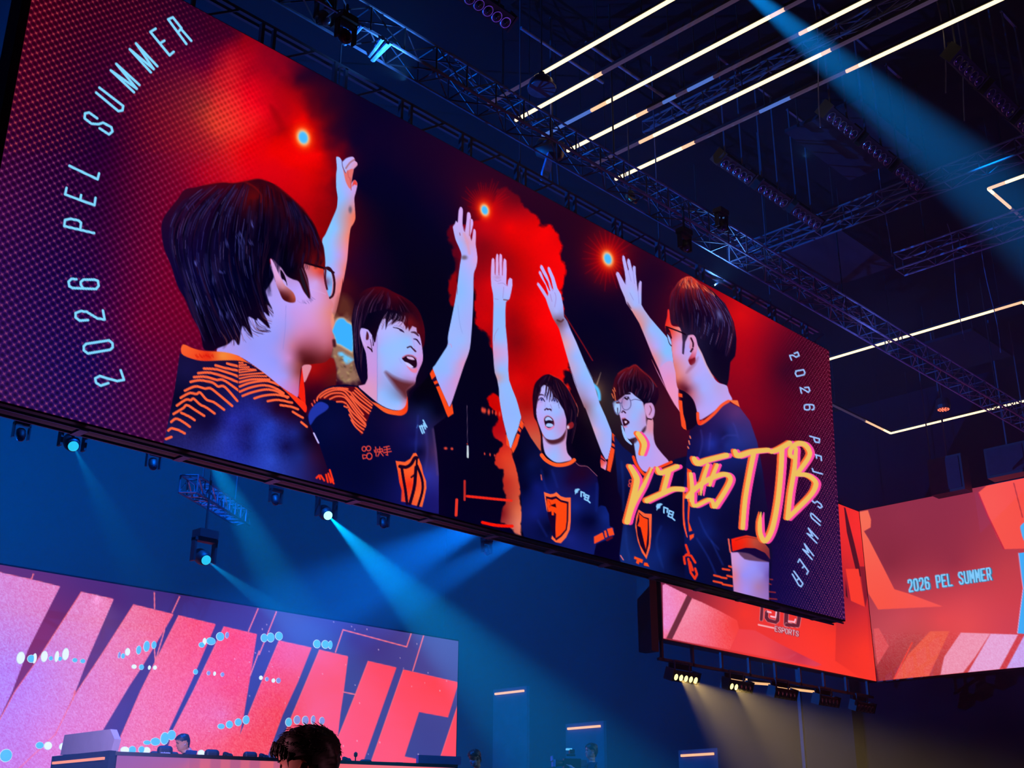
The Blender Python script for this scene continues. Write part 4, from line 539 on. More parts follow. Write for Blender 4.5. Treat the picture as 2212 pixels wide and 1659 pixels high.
def paint_wall(cv):
    """big stage screen: giant slanted letters on a dark violet ground"""
    a = K(0, 1239, 3.95); b = K(560, 1239, 3.95); s = (slice(None), slice(None)); X, Y = cv.PX, cv.PY
    gr = lambda k, *pc: [(k((x, y))[0], c) for x, y, c in pc]
    cv.C[s] = cv.field(gr(a, (100,60,(95,45,115)),(700,60,(80,38,112)),(1500,250,(62,32,108)),(2100,350,(66,36,115)),(0,300,(130,45,110)),(400,500,(125,42,105)),(1100,1400,(66,40,110)),(1600,1300,(50,45,125))) + gr(b, (300,400,(70,60,140)),(800,600,(62,48,130)),(1000,600,(66,52,130)),(1550,650,(78,76,150)),(1450,1400,(62,62,138)),(200,1500,(55,70,150)),(450,900,(60,62,140)),(700,500,(58,56,140))), X, Y)
    letc = gr(a, (100,250,(212,135,215)),(350,250,(222,130,200)),(100,750,(188,130,238)),(300,900,(195,130,235)),(750,250,(228,130,190)),(560,900,(212,130,210)),(200,1500,(200,120,215)),(1200,400,(238,110,145)),(1000,900,(232,118,170)),(800,1250,(226,120,185)),(400,1450,(220,125,205)),(1650,450,(248,75,92)),(1500,900,(246,92,120)),(1250,1350,(240,112,150)),(2050,600,(252,60,72)),(1950,1000,(248,66,78)),(1650,1400,(245,95,130)),(1900,1200,(238,105,160)),(2000,1400,(248,80,100)),(-60,900,(180,130,245))) + gr(b, (250,700,(245,80,110)),(100,900,(248,72,85)),(180,1150,(246,72,88)),(60,1400,(245,75,92)),(600,800,(252,75,100)),(450,1200,(250,90,135)),(1000,900,(254,70,90)),(850,1400,(254,78,112)),(1400,1000,(255,68,80)),(1150,1500,(255,80,110)),(1600,1500,(255,72,92)))
    fn = lambda k, *p: k(*p)
    L1 = [fn(a, (-80,-40),(30,-5),(270,48),(511,108),(240,640),(100,1010),(0,1220),(-80,1380)), fn(a, (695,154),(969,215),(750,720),(640,1010),(475,1370),(180,1659),(-80,1720),(-80,1390),(0,1240),(130,1000),(330,720)), fn(a, (1141,262),(1479,345),(1400,480),(1200,810),(1100,960),(822,1425),(760,1720),(100,1720),(472,1372),(640,1030),(860,700)),
          fn(a, (1526,355),(1839,430),(1640,900),(1445,1320),(1390,1500),(1330,1720),(960,1720),(1015,1425),(1200,1000),(1330,740)), fn(a, (1912,450),(2191,515),(2130,900),(2080,1200),(2040,1400),(2230,930),(2382,570)) + fn(b, (445,630),(330,920),(200,1200),(75,1540),(30,1720),(-220,1720)) + fn(a, (1430,1500),(1480,1330),(1650,1000)),
          fn(b, (515,648),(757,705),(720,1000),(690,1200),(667,1405),(700,1330),(820,1030),(930,745),(1169,800),(880,1620),(840,1720),(90,1720),(150,1540),(280,1210)), fn(b, (1231,818),(1692,925),(1690,960),(1609,1224),(1362,1178),(1238,1560),(1440,1600),(1425,1720),(915,1720),(960,1590)), fn(b, (1692,1128),(1720,1600),(1700,1720),(1500,1720),(1530,1615))]
    for P in L1:
        cv.poly([(x - .8, y) for x, y in P], (252, 105, 115), sm=False, soft=1.6); cv.poly([(x + .5, y + .8) for x, y in P], letc, sm=False, soft=1.6)
    n = (vnoise(X * .55, Y * .55, 3) - .5) * 52
    k = (cv.C[..., 0] > 170) * (1 - sst(560, 690, X))
    cv.C[s] = np.clip(cv.C[s] + (n * k)[..., None] * np.array((.25, 1, .9)), 0, 255)
    for p in (a((285,5),(268,48)), a((1317,163),(1319,300)), a((1532,198),(1470,332)), a((2202,300),(2120,492)), a((1315,600),(1325,750),(1405,480)), a((2212,660),(2135,870)), b((147,325),(0,690)), b((650,672),(715,480),(1258,625),(1300,500)), b((1310,830),(1407,515)), b((715,1010),(822,1032)), a((640,1000),(620,1080))):
        cv.line(p, 2.6, (240, 112, 130), sm=False)
    rnd = random.Random(3)
    for i in range(46):
        x, y = rnd.uniform(400, 985), rnd.uniform(1340, 1640); cv.blob(x, y, rnd.uniform(.8, 1.5), rnd.uniform(.8, 2.2), (235, 200, 230), a=.7, p=4)
def paint_side_left(cv):
    """left face of the corner screen"""
    k = K(1400, 1230, 4.809); q = K(1652, 820, 3.95); z = K(1652, 1239, 3.95); s = (slice(None), slice(None)); X, Y = cv.PX, cv.PY
    gr = lambda k, *pc: [(k((x, y))[0], c) for x, y, c in pc]
    cv.C[s] = cv.field(gr(k, (200,110,(115,32,62)),(500,250,(140,38,60)),(800,350,(205,48,58)),(1000,450,(245,52,45)),(1300,550,(235,50,52)),(1700,600,(250,52,42)),(1950,700,(252,52,40)),(1700,950,(252,55,50)),(2150,1050,(255,55,42)),(2150,400,(170,30,50)),(2190,800,(250,52,42)),(60,60,(100,30,60))) + gr(q, (720,1650,(200,35,45)),(760,1300,(245,40,38))), X, Y)
    cv.poly(k((150,165),(178,150),(408,266),(192,716),(160,716)), gr(k, (200,250,(240,140,200)),(330,280,(245,130,175)),(180,600,(240,140,215)),(200,690,(245,115,150))), sm=False)
    cv.poly(k((408,266),(456,300),(252,722),(190,716)), (108, 42, 62), sm=False); cv.line(k((400,280),(195,705)), 1.2, (150, 70, 75))
    cv.poly(k((457,300),(560,342),(760,440),(925,530),(945,620),(850,838),(250,725)), gr(k, (480,400,(245,135,165)),(350,680,(245,125,155)),(650,500,(245,105,125)),(880,560,(245,62,60)),(800,800,(248,80,88)),(550,750,(246,110,140))), sm=False)
    cv.poly(k((945,620),(1110,632),(1400,790),(1805,990),(1735,1010),(850,840)), gr(k, (1000,700,(240,62,70)),(1700,980,(225,62,85)),(1200,850,(244,70,75)),(1600,900,(200,48,75))), sm=False, soft=2)
    n = (vnoise(X * .7, Y * .7, 5) - .5) * 30 * (cv.C[..., 1] > 70); cv.C[s] = np.clip(cv.C[s] + n[..., None] * np.array((.2, 1, .9)), 0, 255)
    cv.poly(q((640,1070),(800,1130),(868,1680),(900,2600),(600,2400)), gr(q, (700,1200,(240,42,38)),(780,1300,(248,42,42)),(760,1600,(215,38,42)),(850,2300,(252,52,40)),(720,1800,(150,25,48)),(830,2000,(210,40,48))), sm=False)
    cv.poly(q((676,1090),(688,1095),(765,1400),(830,1680),(790,1680),(700,1300)), (72, 12, 32), sm=False)
    cv.poly(z((690,-40),(800,-40),(855,285),(735,232)), (250, 58, 44), sm=False); cv.poly(z((808,-60),(850,-60),(880,180),(858,285)), (130, 22, 42), sm=False); cv.poly(z((690,60),(708,210),(692,190)), (60, 10, 30), sm=False)
    dk = (98, 32, 52); lt = (250, 190, 215)
    f = lambda p, c, w: (cv.line(k(*p), w + 1.6, (235, 150, 165), sm=False), cv.line(k(*p), w, c, sm=False))
    f(((1188,330),(1176,520)), dk, 6.5); f(((1350,360),(1345,530),(1325,548),(1250,528),(1228,500),(1232,445)), dk, 7.5); f(((1440,380),(1432,570)), dk, 9); f(((1440,400),(1560,430),(1570,500),(1555,585),(1440,575)), dk, 8)
    cv.line(k((1240,440),(1275,448)), 3.4, lt, sm=False); cv.line(k((1275,488),(1325,498),(1332,440)), 3, lt, sm=False); cv.line(k((1465,440),(1525,452)), 3.2, lt, sm=False); cv.line(k((1460,538),(1522,548),(1530,520)), 3.2, lt, sm=False)
    cv.line(k((1145,574),(1308,610)), 2.4, (250, 190, 200), sm=False)
    letters(cv, 'ESPORTS', k((1316,590))[0], k((1570,648))[0], k((1314,640))[0], 3.4, (110, 20, 45), fill=.66); letters(cv, 'ESPORTS', k((1314,588))[0], k((1568,646))[0], k((1312,638))[0], 1.7, (250, 190, 205), fill=.66)
def paint_side_right(cv):
    """right face of the corner screen"""
    k = K(1840, 1020, 3.607); s = (slice(None), slice(None)); X, Y = cv.PX, cv.PY
    gr = lambda *pc: [(k((x, y))[0], c) for x, y, c in pc]
    cv.C[s] = cv.field(gr((400,350,(145,45,68)),(900,300,(148,45,68)),(800,700,(150,45,65)),(300,700,(135,40,60)),(1200,750,(195,60,68)),(900,1000,(215,68,78)),(400,1120,(205,72,85)),(250,1300,(200,75,85)),(700,1150,(228,72,78)),(1250,1000,(208,62,72)),(300,1500,(170,55,62)),(500,1350,(185,70,72)),(900,1200,(230,75,80)),(1200,1200,(210,65,80)),(240,1590,(160,50,55))), X, Y)
    cv.poly(k((40,312),(126,296),(150,370),(147,430),(95,460),(132,520),(240,730),(332,912),(440,945),(708,1046),(205,1070),(130,945),(100,800),(60,400)), gr((100,360,(248,110,85)),(200,800,(250,90,75)),(250,1000,(250,85,70)),(600,1040,(248,85,80))), sm=False)
    cv.poly(k((985,160),(1050,105),(1360,30),(1360,595),(1185,600),(1130,500)), gr((1100,250,(250,88,72)),(1250,500,(248,82,70)),(1300,200,(250,80,66))), sm=False); cv.line(k((988,165),(1060,340),(1185,598)), 2.6, (190, 30, 60), sm=False); cv.line(k((1262,85),(1330,350)), 2, (160, 40, 50), sm=False)
    for P, c in (((610,1240),(762,1238),(600,1590),(330,1612),(440,1420)), (236, 92, 75)), (((850,1250),(1078,1258),(960,1440),(868,1560),(690,1582),(720,1440)), (240, 150, 180)), (((1082,1258),(1295,1266),(1150,1535),(905,1562)), (232, 165, 215)), (((1342,1275),(1400,1275),(1400,1520),(1205,1530)), (205, 165, 240)): cv.poly(k(*P), c, sm=False, soft=2)
    cv.poly(k((210,1215),(290,1355),(200,1500),(185,1400),(170,1220)), (225, 85, 92), sm=False, soft=2); cv.line(k((470,1330),(330,1610)), 3, (245, 70, 60), sm=False); cv.poly(k((190,1510),(215,1640),(160,1640)), (120, 25, 45), sm=False)
    n = (vnoise(X * .8, Y * .8, 8) - .5) * 34 * sst(1240, 1260, (Y - 1020) * 3.607); cv.C[s] = np.clip(cv.C[s] + n[..., None] * np.array((.3, 1, .9)), 0, 255)
    cv.poly(k((1298,630),(1400,620),(1400,1262),(1290,1256),(1335,900)), (62, 172, 250), sm=False); cv.poly(k((1318,415),(1360,400),(1380,560),(1340,530),(1316,450)), (72, 178, 250), sm=True); cv.line(k((1298,632),(1335,900),(1290,1256)), 1.4, (235, 170, 225), sm=False)
    for dx, dy, c, w in ((2.2, .6, (28, 110, 150), 4.2), (0, 0, (128, 205, 255), 3.7)):
        tl, tr, bl = (np.array(k(p)[0]) + (dx, dy) for p in ((428,842), (1084,745), (440,932)))
        letters(cv, '2026 PEL SUMMER', tl, tr, bl, w, c, fill=.6, soft=1.1)
def paint_desk(cv):
    s = (slice(None), slice(None)); X, Y = cv.PX, cv.PY
    cv.C[s] = cv.field([((260,1640),(148,82,142)),((400,1640),(160,90,150)),((520,1640),(200,95,130)),((600,1650),(226,100,112)),((760,1652),(240,105,112)),((980,1655),(240,120,130)),((420,1658),(215,98,125))], X, Y)
    for x in (410, 455, 498, 540, 592): cv.poly([(x, 1638), (x + 22, 1640), (x + 20, 1700), (x - 4, 1700)], (150, 82, 140), a=.45, sm=False, soft=3)
def paint_dark(cv):
    cv.C[...] = (6, 2, 20)
# ---------------------------------------------------------------- helpers
COL = scene.collection
def tag(o, label=None, cat=None, group=None, kind=None):
    for k, v in (('label', label), ('category', cat), ('group', group), ('kind', kind)):
        if v: o[k] = v
    return o
def empty(name, loc, rz=0, **t):
    o = bpy.data.objects.new(name, None); COL.objects.link(o); o.location = loc; o.rotation_euler = (0, 0, rz); o.empty_display_size = .1
    return tag(o, **t)
def mat(name, col, rough=.6, metal=0., var=.25, scale=6., em=None, es=1., spec=.4):
    m = bpy.data.materials.new(name); m.use_nodes = True; nt = m.node_tree; b = nt.nodes['Principled BSDF']
    n = nt.nodes.new('ShaderNodeTexNoise'); n.inputs['Scale'].default_value = scale; n.inputs['Detail'].default_value = 3
    tc = nt.nodes.new('ShaderNodeTexCoord'); nt.links.new(tc.outputs['Object'], n.inputs['Vector'])
    r = nt.nodes.new('ShaderNodeValToRGB'); c = lin(col)
    r.color_ramp.elements[0].color = tuple(v * (1 - var) for v in c) + (1,); r.color_ramp.elements[1].color = tuple(min(1, v * (1 + var)) for v in c) + (1,)
    r.color_ramp.elements[0].position = .3; r.color_ramp.elements[1].position = .7
    nt.links.new(n.outputs['Fac'], r.inputs['Fac']); nt.links.new(r.outputs['Color'], b.inputs['Base Color'])
    b.inputs['Roughness'].default_value = rough; b.inputs['Metallic'].default_value = metal; b.inputs['Specular IOR Level'].default_value = spec
    if em:
        b.inputs['Emission Color'].default_value = lin(em) + (1,); b.inputs['Emission Strength'].default_value = es; m.cycles.emission_sampling = 'NONE'
    return m
def led_mat(name):
    """each LED shows its own stored colour"""
    m = bpy.data.materials.new(name); m.use_nodes = True; nt = m.node_tree; b = nt.nodes['Principled BSDF']
    a = nt.nodes.new('ShaderNodeAttribute'); a.attribute_name = 'led'
    b.inputs['Base Color'].default_value = (.004, .004, .005, 1); b.inputs['Roughness'].default_value = .6; b.inputs['Specular IOR Level'].default_value = .1
    nt.links.new(a.outputs['Color'], b.inputs['Emission Color']); b.inputs['Emission Strength'].default_value = 1.06
    m.cycles.emission_sampling = 'NONE'; return m
class MB:
    def __init__(self): self.v, self.f = [], []
    def box(self, c, s, R=None):
        n = len(self.v); c = Vector(c)
        for i in range(8):
            p = Vector(((-.5, .5)[i & 1] * s[0], (-.5, .5)[i >> 1 & 1] * s[1], (-.5, .5)[i >> 2] * s[2]))
            self.v.append(c + (R @ p if R is not None else p))
        self.f += [tuple(n + j for j in q) for q in ((0, 2, 3, 1), (4, 5, 7, 6), (0, 1, 5, 4), (2, 6, 7, 3), (0, 4, 6, 2), (1, 3, 7, 5))]
        return self
    def tube(self, p, q, r, n=6, r2=None, cap=True):
        p, q = Vector(p), Vector(q); d = (q - p).normalized(); u = d.orthogonal().normalized(); v = d.cross(u); k = len(self.v); r2 = r if r2 is None else r2
        for P, rr in ((p, r), (q, r2)):
            for i in range(n): a = 2 * math.pi * i / n; self.v.append(P + u * (rr * math.cos(a)) + v * (rr * math.sin(a)))
        for i in range(n): j = (i + 1) % n; self.f.append((k + i, k + j, k + n + j, k + n + i))
        if cap: self.f += [tuple(k + n - 1 - i for i in range(n)), tuple(k + n + i for i in range(n))]
        return self
    def bar(self, p, q, w, h):
        p, q = Vector(p), Vector(q); d = q - p; return self.box((p + q) / 2, (d.length, w, h), d.to_track_quat('X', 'Z').to_matrix())
    def lathe(self, prof, c=(0, 0, 0), R=None, n=20):
        """prof: (radius, height) along local z"""
        k = len(self.v); c = Vector(c)
        for r, h in prof:
            for i in range(n):
                a = 2 * math.pi * i / n; p = Vector((r * math.cos(a), r * math.sin(a), h)); self.v.append(c + (R @ p if R is not None else p))
        for j in range(len(prof) - 1):
            for i in range(n): i2 = (i + 1) % n; self.f.append((k + j * n + i, k + j * n + i2, k + (j + 1) * n + i2, k + (j + 1) * n + i))
        self.f.append(tuple(k + n - 1 - i for i in range(n))); e = k + (len(prof) - 1) * n; self.f.append(tuple(e + i for i in range(n))); return self
    def prism(self, poly, h, axis=2, R=None, c=(0, 0, 0)):
        k = len(self.v); n = len(poly)
        for t in (0, h):
            for x, y in poly:
                p = Vector((x, y, t)) if axis == 2 else Vector((x, t, y)) if axis == 1 else Vector((t, x, y))
                self.v.append(Vector(c) + (R @ p if R is not None else p))
        self.f += [tuple(k + n - 1 - i for i in range(n)), tuple(k + n + i for i in range(n))]
        for i in range(n): j = (i + 1) % n; self.f.append((k + i, k + j, k + n + j, k + n + i))
        return self
    def torus(self, R0, r, c, R=None, n=18, m=8):
        k = len(self.v); c = Vector(c)
        for i in range(n):
            a = 2 * math.pi * i / n
            for j in range(m):
                b = 2 * math.pi * j / m; p = Vector(((R0 + r * math.cos(b)) * math.cos(a), (R0 + r * math.cos(b)) * math.sin(a), r * math.sin(b))); self.v.append(c + (R @ p if R is not None else p))
        for i in range(n):
            for j in range(m): self.f.append((k + i * m + j, k + (i + 1) % n * m + j, k + (i + 1) % n * m + (j + 1) % m, k + i * m + (j + 1) % m))
        return self
    def build(self, name, m, parent=None, smooth=False, label=None, kind=None):
        me = bpy.data.meshes.new(name); me.from_pydata([tuple(v) for v in self.v], [], self.f); me.materials.append(m)
        import bmesh
        b = bmesh.new(); b.from_mesh(me); bmesh.ops.recalc_face_normals(b, faces=b.faces); b.to_mesh(me); b.free()
        if smooth:
            for p in me.polygons: p.use_smooth = len(p.vertices) == 4
        o = bpy.data.objects.new(name, me); COL.objects.link(o); o.parent = parent
        return tag(o, label=label, kind=kind)
def kids(o): return [c for c in bpy.data.objects if c.parent == o]
def copy_tree(o, parent=None, only=None):
    c = o.copy(); COL.objects.link(c); c.parent = parent
    for ch in (only if only is not None else kids(o)): copy_tree(ch, c)
    return c
def disp(name, nx, nz, P, painter, parent, m):
    """LED face: P(s,t) gives the place of each LED, the painter its colour"""
    s, t = np.meshgrid(P['s'], P['t'])
    pts = P['f'](s, t); q = (pts - np.array([0, 0, CZ])) @ RM
    PX = CX + q[..., 0] * FPX / -q[..., 2]; PY = CY - q[..., 1] * FPX / -q[..., 2]
    cv = Canvas(PX, PY, P['inv']); painter(cv) if 'lat' not in P else painter(cv, P['lat'](pts))
    c = np.clip(cv.C / 255, 0, 1); c = np.where(c <= .04045, c / 12.92, ((c + .055) / 1.055) ** 2.4)
    H, W = PX.shape; me = bpy.data.meshes.new(name)
    me.vertices.add(H * W); me.vertices.foreach_set('co', pts.astype(np.float32).ravel())
    i = np.arange(H * W).reshape(H, W); F = np.stack([i[:-1, :-1], i[:-1, 1:], i[1:, 1:], i[1:, :-1]], -1).reshape(-1, 4); n = len(F)
    me.loops.add(n * 4); me.loops.foreach_set('vertex_index', F.astype(np.int32).ravel()); me.polygons.add(n)
    me.polygons.foreach_set('loop_start', np.arange(0, n * 4, 4, dtype=np.int32)); me.update(calc_edges=True)
    at_ = me.color_attributes.new('led', 'FLOAT_COLOR', 'POINT'); at_.data.foreach_set('color', np.concatenate([c, np.ones((H, W, 1))], -1).astype(np.float32).ravel())
    me.materials.append(m); o = bpy.data.objects.new(name, me); COL.objects.link(o); o.parent = parent; return o
# ---------------------------------------------------------------- materials
LED = led_mat('led_face')
M = {k: mat(k, *a, **kw) for k, a, kw in (
    ('black', ((14, 13, 18), .55), {}), ('cabinet', ((20, 19, 26), .45), dict(metal=.3)), ('alu', ((120, 118, 132), .35, .85), dict(var=.2)), ('truss', ((82, 78, 96), .5), dict(var=.35)), ('dark_truss', ((44, 41, 54), .55), {}),
    ('wall', ((5, 9, 24), .95), dict(scale=.6, spec=.03)), ('ceiling', ((7, 5, 12), .95), dict(scale=.5, spec=.02)), ('floor', ((20, 20, 26), .6), {}), ('portal', ((84, 48, 58), .9), dict(scale=1.5)), ('panel', ((20, 17, 28), .85), dict(scale=.8, spec=.1)), ('drape', ((22, 22, 34), .9), {}),
    ('rail', ((150, 140, 165), .5, .3), {}), ('stage', ((24, 22, 34), .4), {}), ('white_panel', ((150, 146, 172), .6), dict(var=.05)),
    ('chair', ((18, 30, 44), .6), {}), ('chair_text', ((170, 180, 205), .6), {}), ('skin', ((205, 150, 125), .55), dict(var=.08)), ('hair', ((16, 12, 14), .5), dict(var=.4, scale=60)), ('shirt', ((30, 30, 44), .85), {}), ('blueshirt', ((20, 40, 70), .85), {}), ('mask', ((215, 218, 228), .8), {}), ('lens_off', ((60, 44, 70), .2, .6), dict(spec=.8)), ('eye', ((16, 10, 12), .3), {}), ('lip', ((150, 80, 80), .5), {}),
    ('blue_lit_tint', ((92, 130, 175), .8), dict(scale=14)), ('dome', ((120, 108, 125), .3, .8), {}), ('copper', ((160, 110, 60), .35, .6), {}), ('red_strap', ((150, 16, 28), .7), {}))}  # blue light is put into the base colour of cloth and camera parts
E_ = lambda n, c, s: mat(n, (30, 28, 30), .5, em=c, es=s, var=.05)
M.update(lit=E_('warm_tube', (255, 226, 170), 2.2), lit_end=E_('warm_tube_end', (255, 200, 155), 1.15), dim=E_('dim_tube', (70, 54, 80), .7), blue_tube=E_('blue_tube', (82, 118, 205), .9), beam_lens=E_('beam_lens', (140, 250, 255), 2.5), cyan_lens=E_('cyan_lens', (40, 195, 235), 1.1), yellow_lens=E_('yellow_lens', (255, 238, 150), 2.0), orange=E_('orange_trim', (255, 150, 95), 1.0), lamp_white=E_('white_lamp', (225, 240, 255), 1.1), lamp_cyan=E_('cyan_lamp', (92, 190, 240), 1.0), lamp_rim=E_('lamp_rim', (205, 225, 250), .9), lamp_soft=E_('soft_lamp', (150, 160, 240), .8), red_par=E_('red_lamp', (255, 120, 80), 1.3), portal_lit=E_('portal_strip', (255, 190, 130), 1.1))  # dim tubes are unlit; faint emission stands in for ambient light
M['portal_lit'].cycles.emission_sampling = 'AUTO'
# ---------------------------------------------------------------- hall shell
def plane_box(name, c, s, m): return MB().box(c, s).build(name, m, kind='structure')
plane_box('floor', (15, 16, -.1), (56, 58, .2), M['floor']); plane_box('ceiling', (15, 16, 16.6), (56, 58, .2), M['ceiling'])
plane_box('wall_back', (15, 41.6, 8.2), (56, .4, 16.6), M['wall']); plane_box('wall_front', (15, -8.2, 8.2), (56, .4, 16.6), M['wall'])
plane_box('wall_right', (38.2, 16, 8.2), (.4, 58, 16.6), M['wall']); plane_box('wall_left', (-9.2, 16, 8.2), (.4, 58, 16.6), M['wall'])
def portal(n, pl, pr, yb):
    """lit opening in the side wall, seen under a glowing strip"""
    a, b = at(*pl, x=37.96), at(*pr, x=37.96); z = a[2]; y0, y1 = b[1], a[1]
    o = MB().box((37.92, (y0 + y1) / 2, z / 2 + .1), (.16, y1 - y0 + .3, z + .2)).build('door_%d' % n, M['portal']); tag(o, kind='structure')
    MB().box((37.80, (y0 + y1) / 2, z), (.08, y1 - y0, .085)).build('light_strip', M['portal_lit'], o, label='glowing warm strip over the opening')
portal(1, (1075, 1500), (1137, 1494), 0); portal(2, (1232, 1575), (1302, 1570), 0); portal(3, (1477, 1633), (1547, 1629), 0)
o = MB().box((37.7, 21.55, 6.5), (.7, 1.9, 13)).build('trim_1', M['panel']); tag(o, kind='structure')
MB().box((37.3, 22.5, 6.5), (.12, .12, 13)).build('edge_profile', M['dark_truss'], o)
# ---------------------------------------------------------------- main hanging screen
XL, XB, XT, ZB, ZT, YM = 4.245, 21.85, 22.26, 5.705, 11.66, 12.0
def xr(t): return XB + (XT - XB) * t
def main_panel():
    pb = np.linspace(-300, 1830, 1460); xs = np.array([at(p, 1110 - .0 * p, y=YM)[0] for p in pb]); x0, x1 = xs[0], xs[-1]
    xs = np.concatenate([[XL], xs[(xs > XL + .004) & (xs < 22.0)], [22.055]]); s = (xs - XL) / (22.055 - XL); t = np.linspace(1, 0, 620)
    def f(s, t): x = XL + s * (xr(t) - XL); return np.stack([x, np.full_like(x, YM), ZB + t * (ZT - ZB)], -1)
    def inv(px, py):
        p = at(px, py, y=YM); tt = (p[2] - ZB) / (ZT - ZB); ss = (p[0] - XL) / (xr(min(max(tt, 0), 1)) - XL)
        return (1 - tt) * 619, float(np.interp(ss, s, np.arange(len(s))))
    def lat(P):
        a, b = np.array((.0496, .0496)), np.array((.0496, -.0496)); Mi = np.linalg.inv(np.array([a, b]).T); x = P[..., 0] - 4.4132; z = P[..., 2] - 7.5425
        return Mi[0, 0] * x + Mi[0, 1] * z, Mi[1, 0] * x + Mi[1, 1] * z
    return dict(s=s, t=t, f=f, inv=inv, lat=lat)
big = empty('led_screen', (13.2, YM + .3, ZB), label='huge hanging LED screen showing five shouting players with raised arms', cat='screen')
OFF = Matrix.Translation(-Vector(big.location))
def shift(o): o.matrix_parent_inverse = OFF.copy(); return o
shift(disp('display', 0, 0, main_panel(), paint_main, big, LED))
k = MB(); k.prism([(XL - .1, ZB - .02), (XB + .02, ZB - .02), (XT + .02, ZT + .02), (XL - .1, ZT + .02)], .34, axis=1, c=(0, YM + .012, 0)); shift(k.build('cabinet', M['cabinet'], big))
for y in (YM + .05, YM + .27): shift(MB().box(((XL + XB) / 2 - .05, y, ZB - .055), (XB - XL + .1, .02, .03)).build('bottom_rail', M['rail'], big))
for i in range(14):
    x = 4.36 + 1.283 * i
    if x < XB: shift(MB().box((x, YM + .17, ZB - .06), (.1, .24, .03)).build('bracket', M['rail'], big))
# ladder frame carrying the screen
shift(MB().bar((XL, YM + .22, 12.19), (XT, YM + .22, 12.19), .05, .05).build('hanger_chord', M['dark_truss'], big)); shift(MB().bar((XL, YM + .34, 12.19), (XT, YM + .34, 12.19), .05, .05).build('hanger_chord', M['dark_truss'], big))
for i in range(14):
    x = 4.9 + 1.283 * i
    k = MB(); k.bar((x, YM + .22, ZT), (x, YM + .22, 12.19), .07, .05); k.bar((x + .2, YM + .22, ZT), (x + .2, YM + .22, 12.19), .05, .05); k.bar((x + .2, YM + .22, ZT), (x + .9, YM + .22, 12.19), .03, .03)
    if i % 3 == 0: k.bar((x + .1, YM + .24, ZT), (x + .1, YM + .24, 16.5), .02, .02)
    shift(k.build('hanger_post', M['dark_truss'], big))
# ---------------------------------------------------------------- the corner screen (two faces) and the stage screen
def flat_panel(x0, y0, x1, y1, z0, z1, ns, ntt):
    s = np.linspace(0, 1, ns); t = np.linspace(1, 0, ntt); dx, dy = x1 - x0, y1 - y0
    def f(s, t): return np.stack([x0 + s * dx, y0 + s * dy, z0 + t * (z1 - z0)], -1)
    def inv(px, py):
        v = RM @ np.array([px - CX, -(py - CY), -FPX]); A = np.array([[dx, -v[0]], [dy, -v[1]]]); ss, k = np.linalg.solve(A, [-x0, -y0]); z = CZ + k * v[2]
        return (1 - (z - z0) / (z1 - z0)) * (ntt - 1), ss * (ns - 1)
    return dict(s=s, t=t, f=f, inv=inv)
def screen(name, x0, y0, x1, y1, z0, z1, ns, ntt, painter, label, back, thick=.3):
    r = empty(name, ((x0 + x1) / 2, (y0 + y1) / 2, z0), label=label, cat='screen'); inv = Matrix.Translation(-Vector(r.location))
    o = disp('display', 0, 0, flat_panel(x0, y0, x1, y1, z0, z1, ns, ntt), painter, r, LED); o.matrix_parent_inverse = inv
    d = Vector((x1 - x0, y1 - y0, 0)).normalized(); n = Vector(back)
    k = MB(); c = Vector(((x0 + x1) / 2, (y0 + y1) / 2, (z0 + z1) / 2)) + n * (thick / 2 + .012); L = math.hypot(x1 - x0, y1 - y0)
    k.box(c, (L + .06, thick, z1 - z0 + .06), Matrix((d, Vector((0, 0, 1)).cross(d), (0, 0, 1))).transposed()); o = k.build('cabinet', M['cabinet'], r); o.matrix_parent_inverse = inv
    return r, inv
sa, ia = screen('led_screen', 23.78, 18, 34.3, 18, 6.24, 11.53, 520, 240, paint_side_left, 'red and pink LED screen facing the stage front, partly behind the huge screen', (0, 1, 0))
sb, ib = screen('led_screen', 34.3, 17.98, 34.3, 8.5, 6.24, 11.55, 420, 240, paint_side_right, 'dark red LED screen at far right with small blue 2026 PEL SUMMER lettering', (1, 0, 0))
for i in range(9):
    k = MB(); x = 23.85 + i * 1.26; k.box((x, 18.12, 5.98), (.07, .07, .5)); o = k.build('hanger_post', M['dark_truss'], sa); o.matrix_parent_inverse = ia
    if i % 2: MB().bar((x, 18.15, 11.5), (x, 18.15, 16.5), .03, .03).build('hanger_rod', M['dark_truss'], sa).matrix_parent_inverse = ia
MB().bar((23.7, 18.12, 5.76), (34.2, 18.12, 5.76), .07, .07).build('bottom_rail', M['dark_truss'], sa).matrix_parent_inverse = ia
MB().box((23.45, 18.2, 8.2), (.28, .4, 4.6)).build('side_frame', M['cabinet'], sa).matrix_parent_inverse = ia
for y in (9.5, 12.5, 15.5): MB().bar((34.45, y, 11.5), (34.45, y, 16.5), .03, .03).build('hanger_rod', M['dark_truss'], sb).matrix_parent_inverse = ib
sw, iw = screen('led_screen', 6.2, 20, 18.8, 20, 1.3, 5.80, 800, 290, paint_wall, 'stage LED wall with giant slanted pink letters behind the desk', (0, 1, 0))
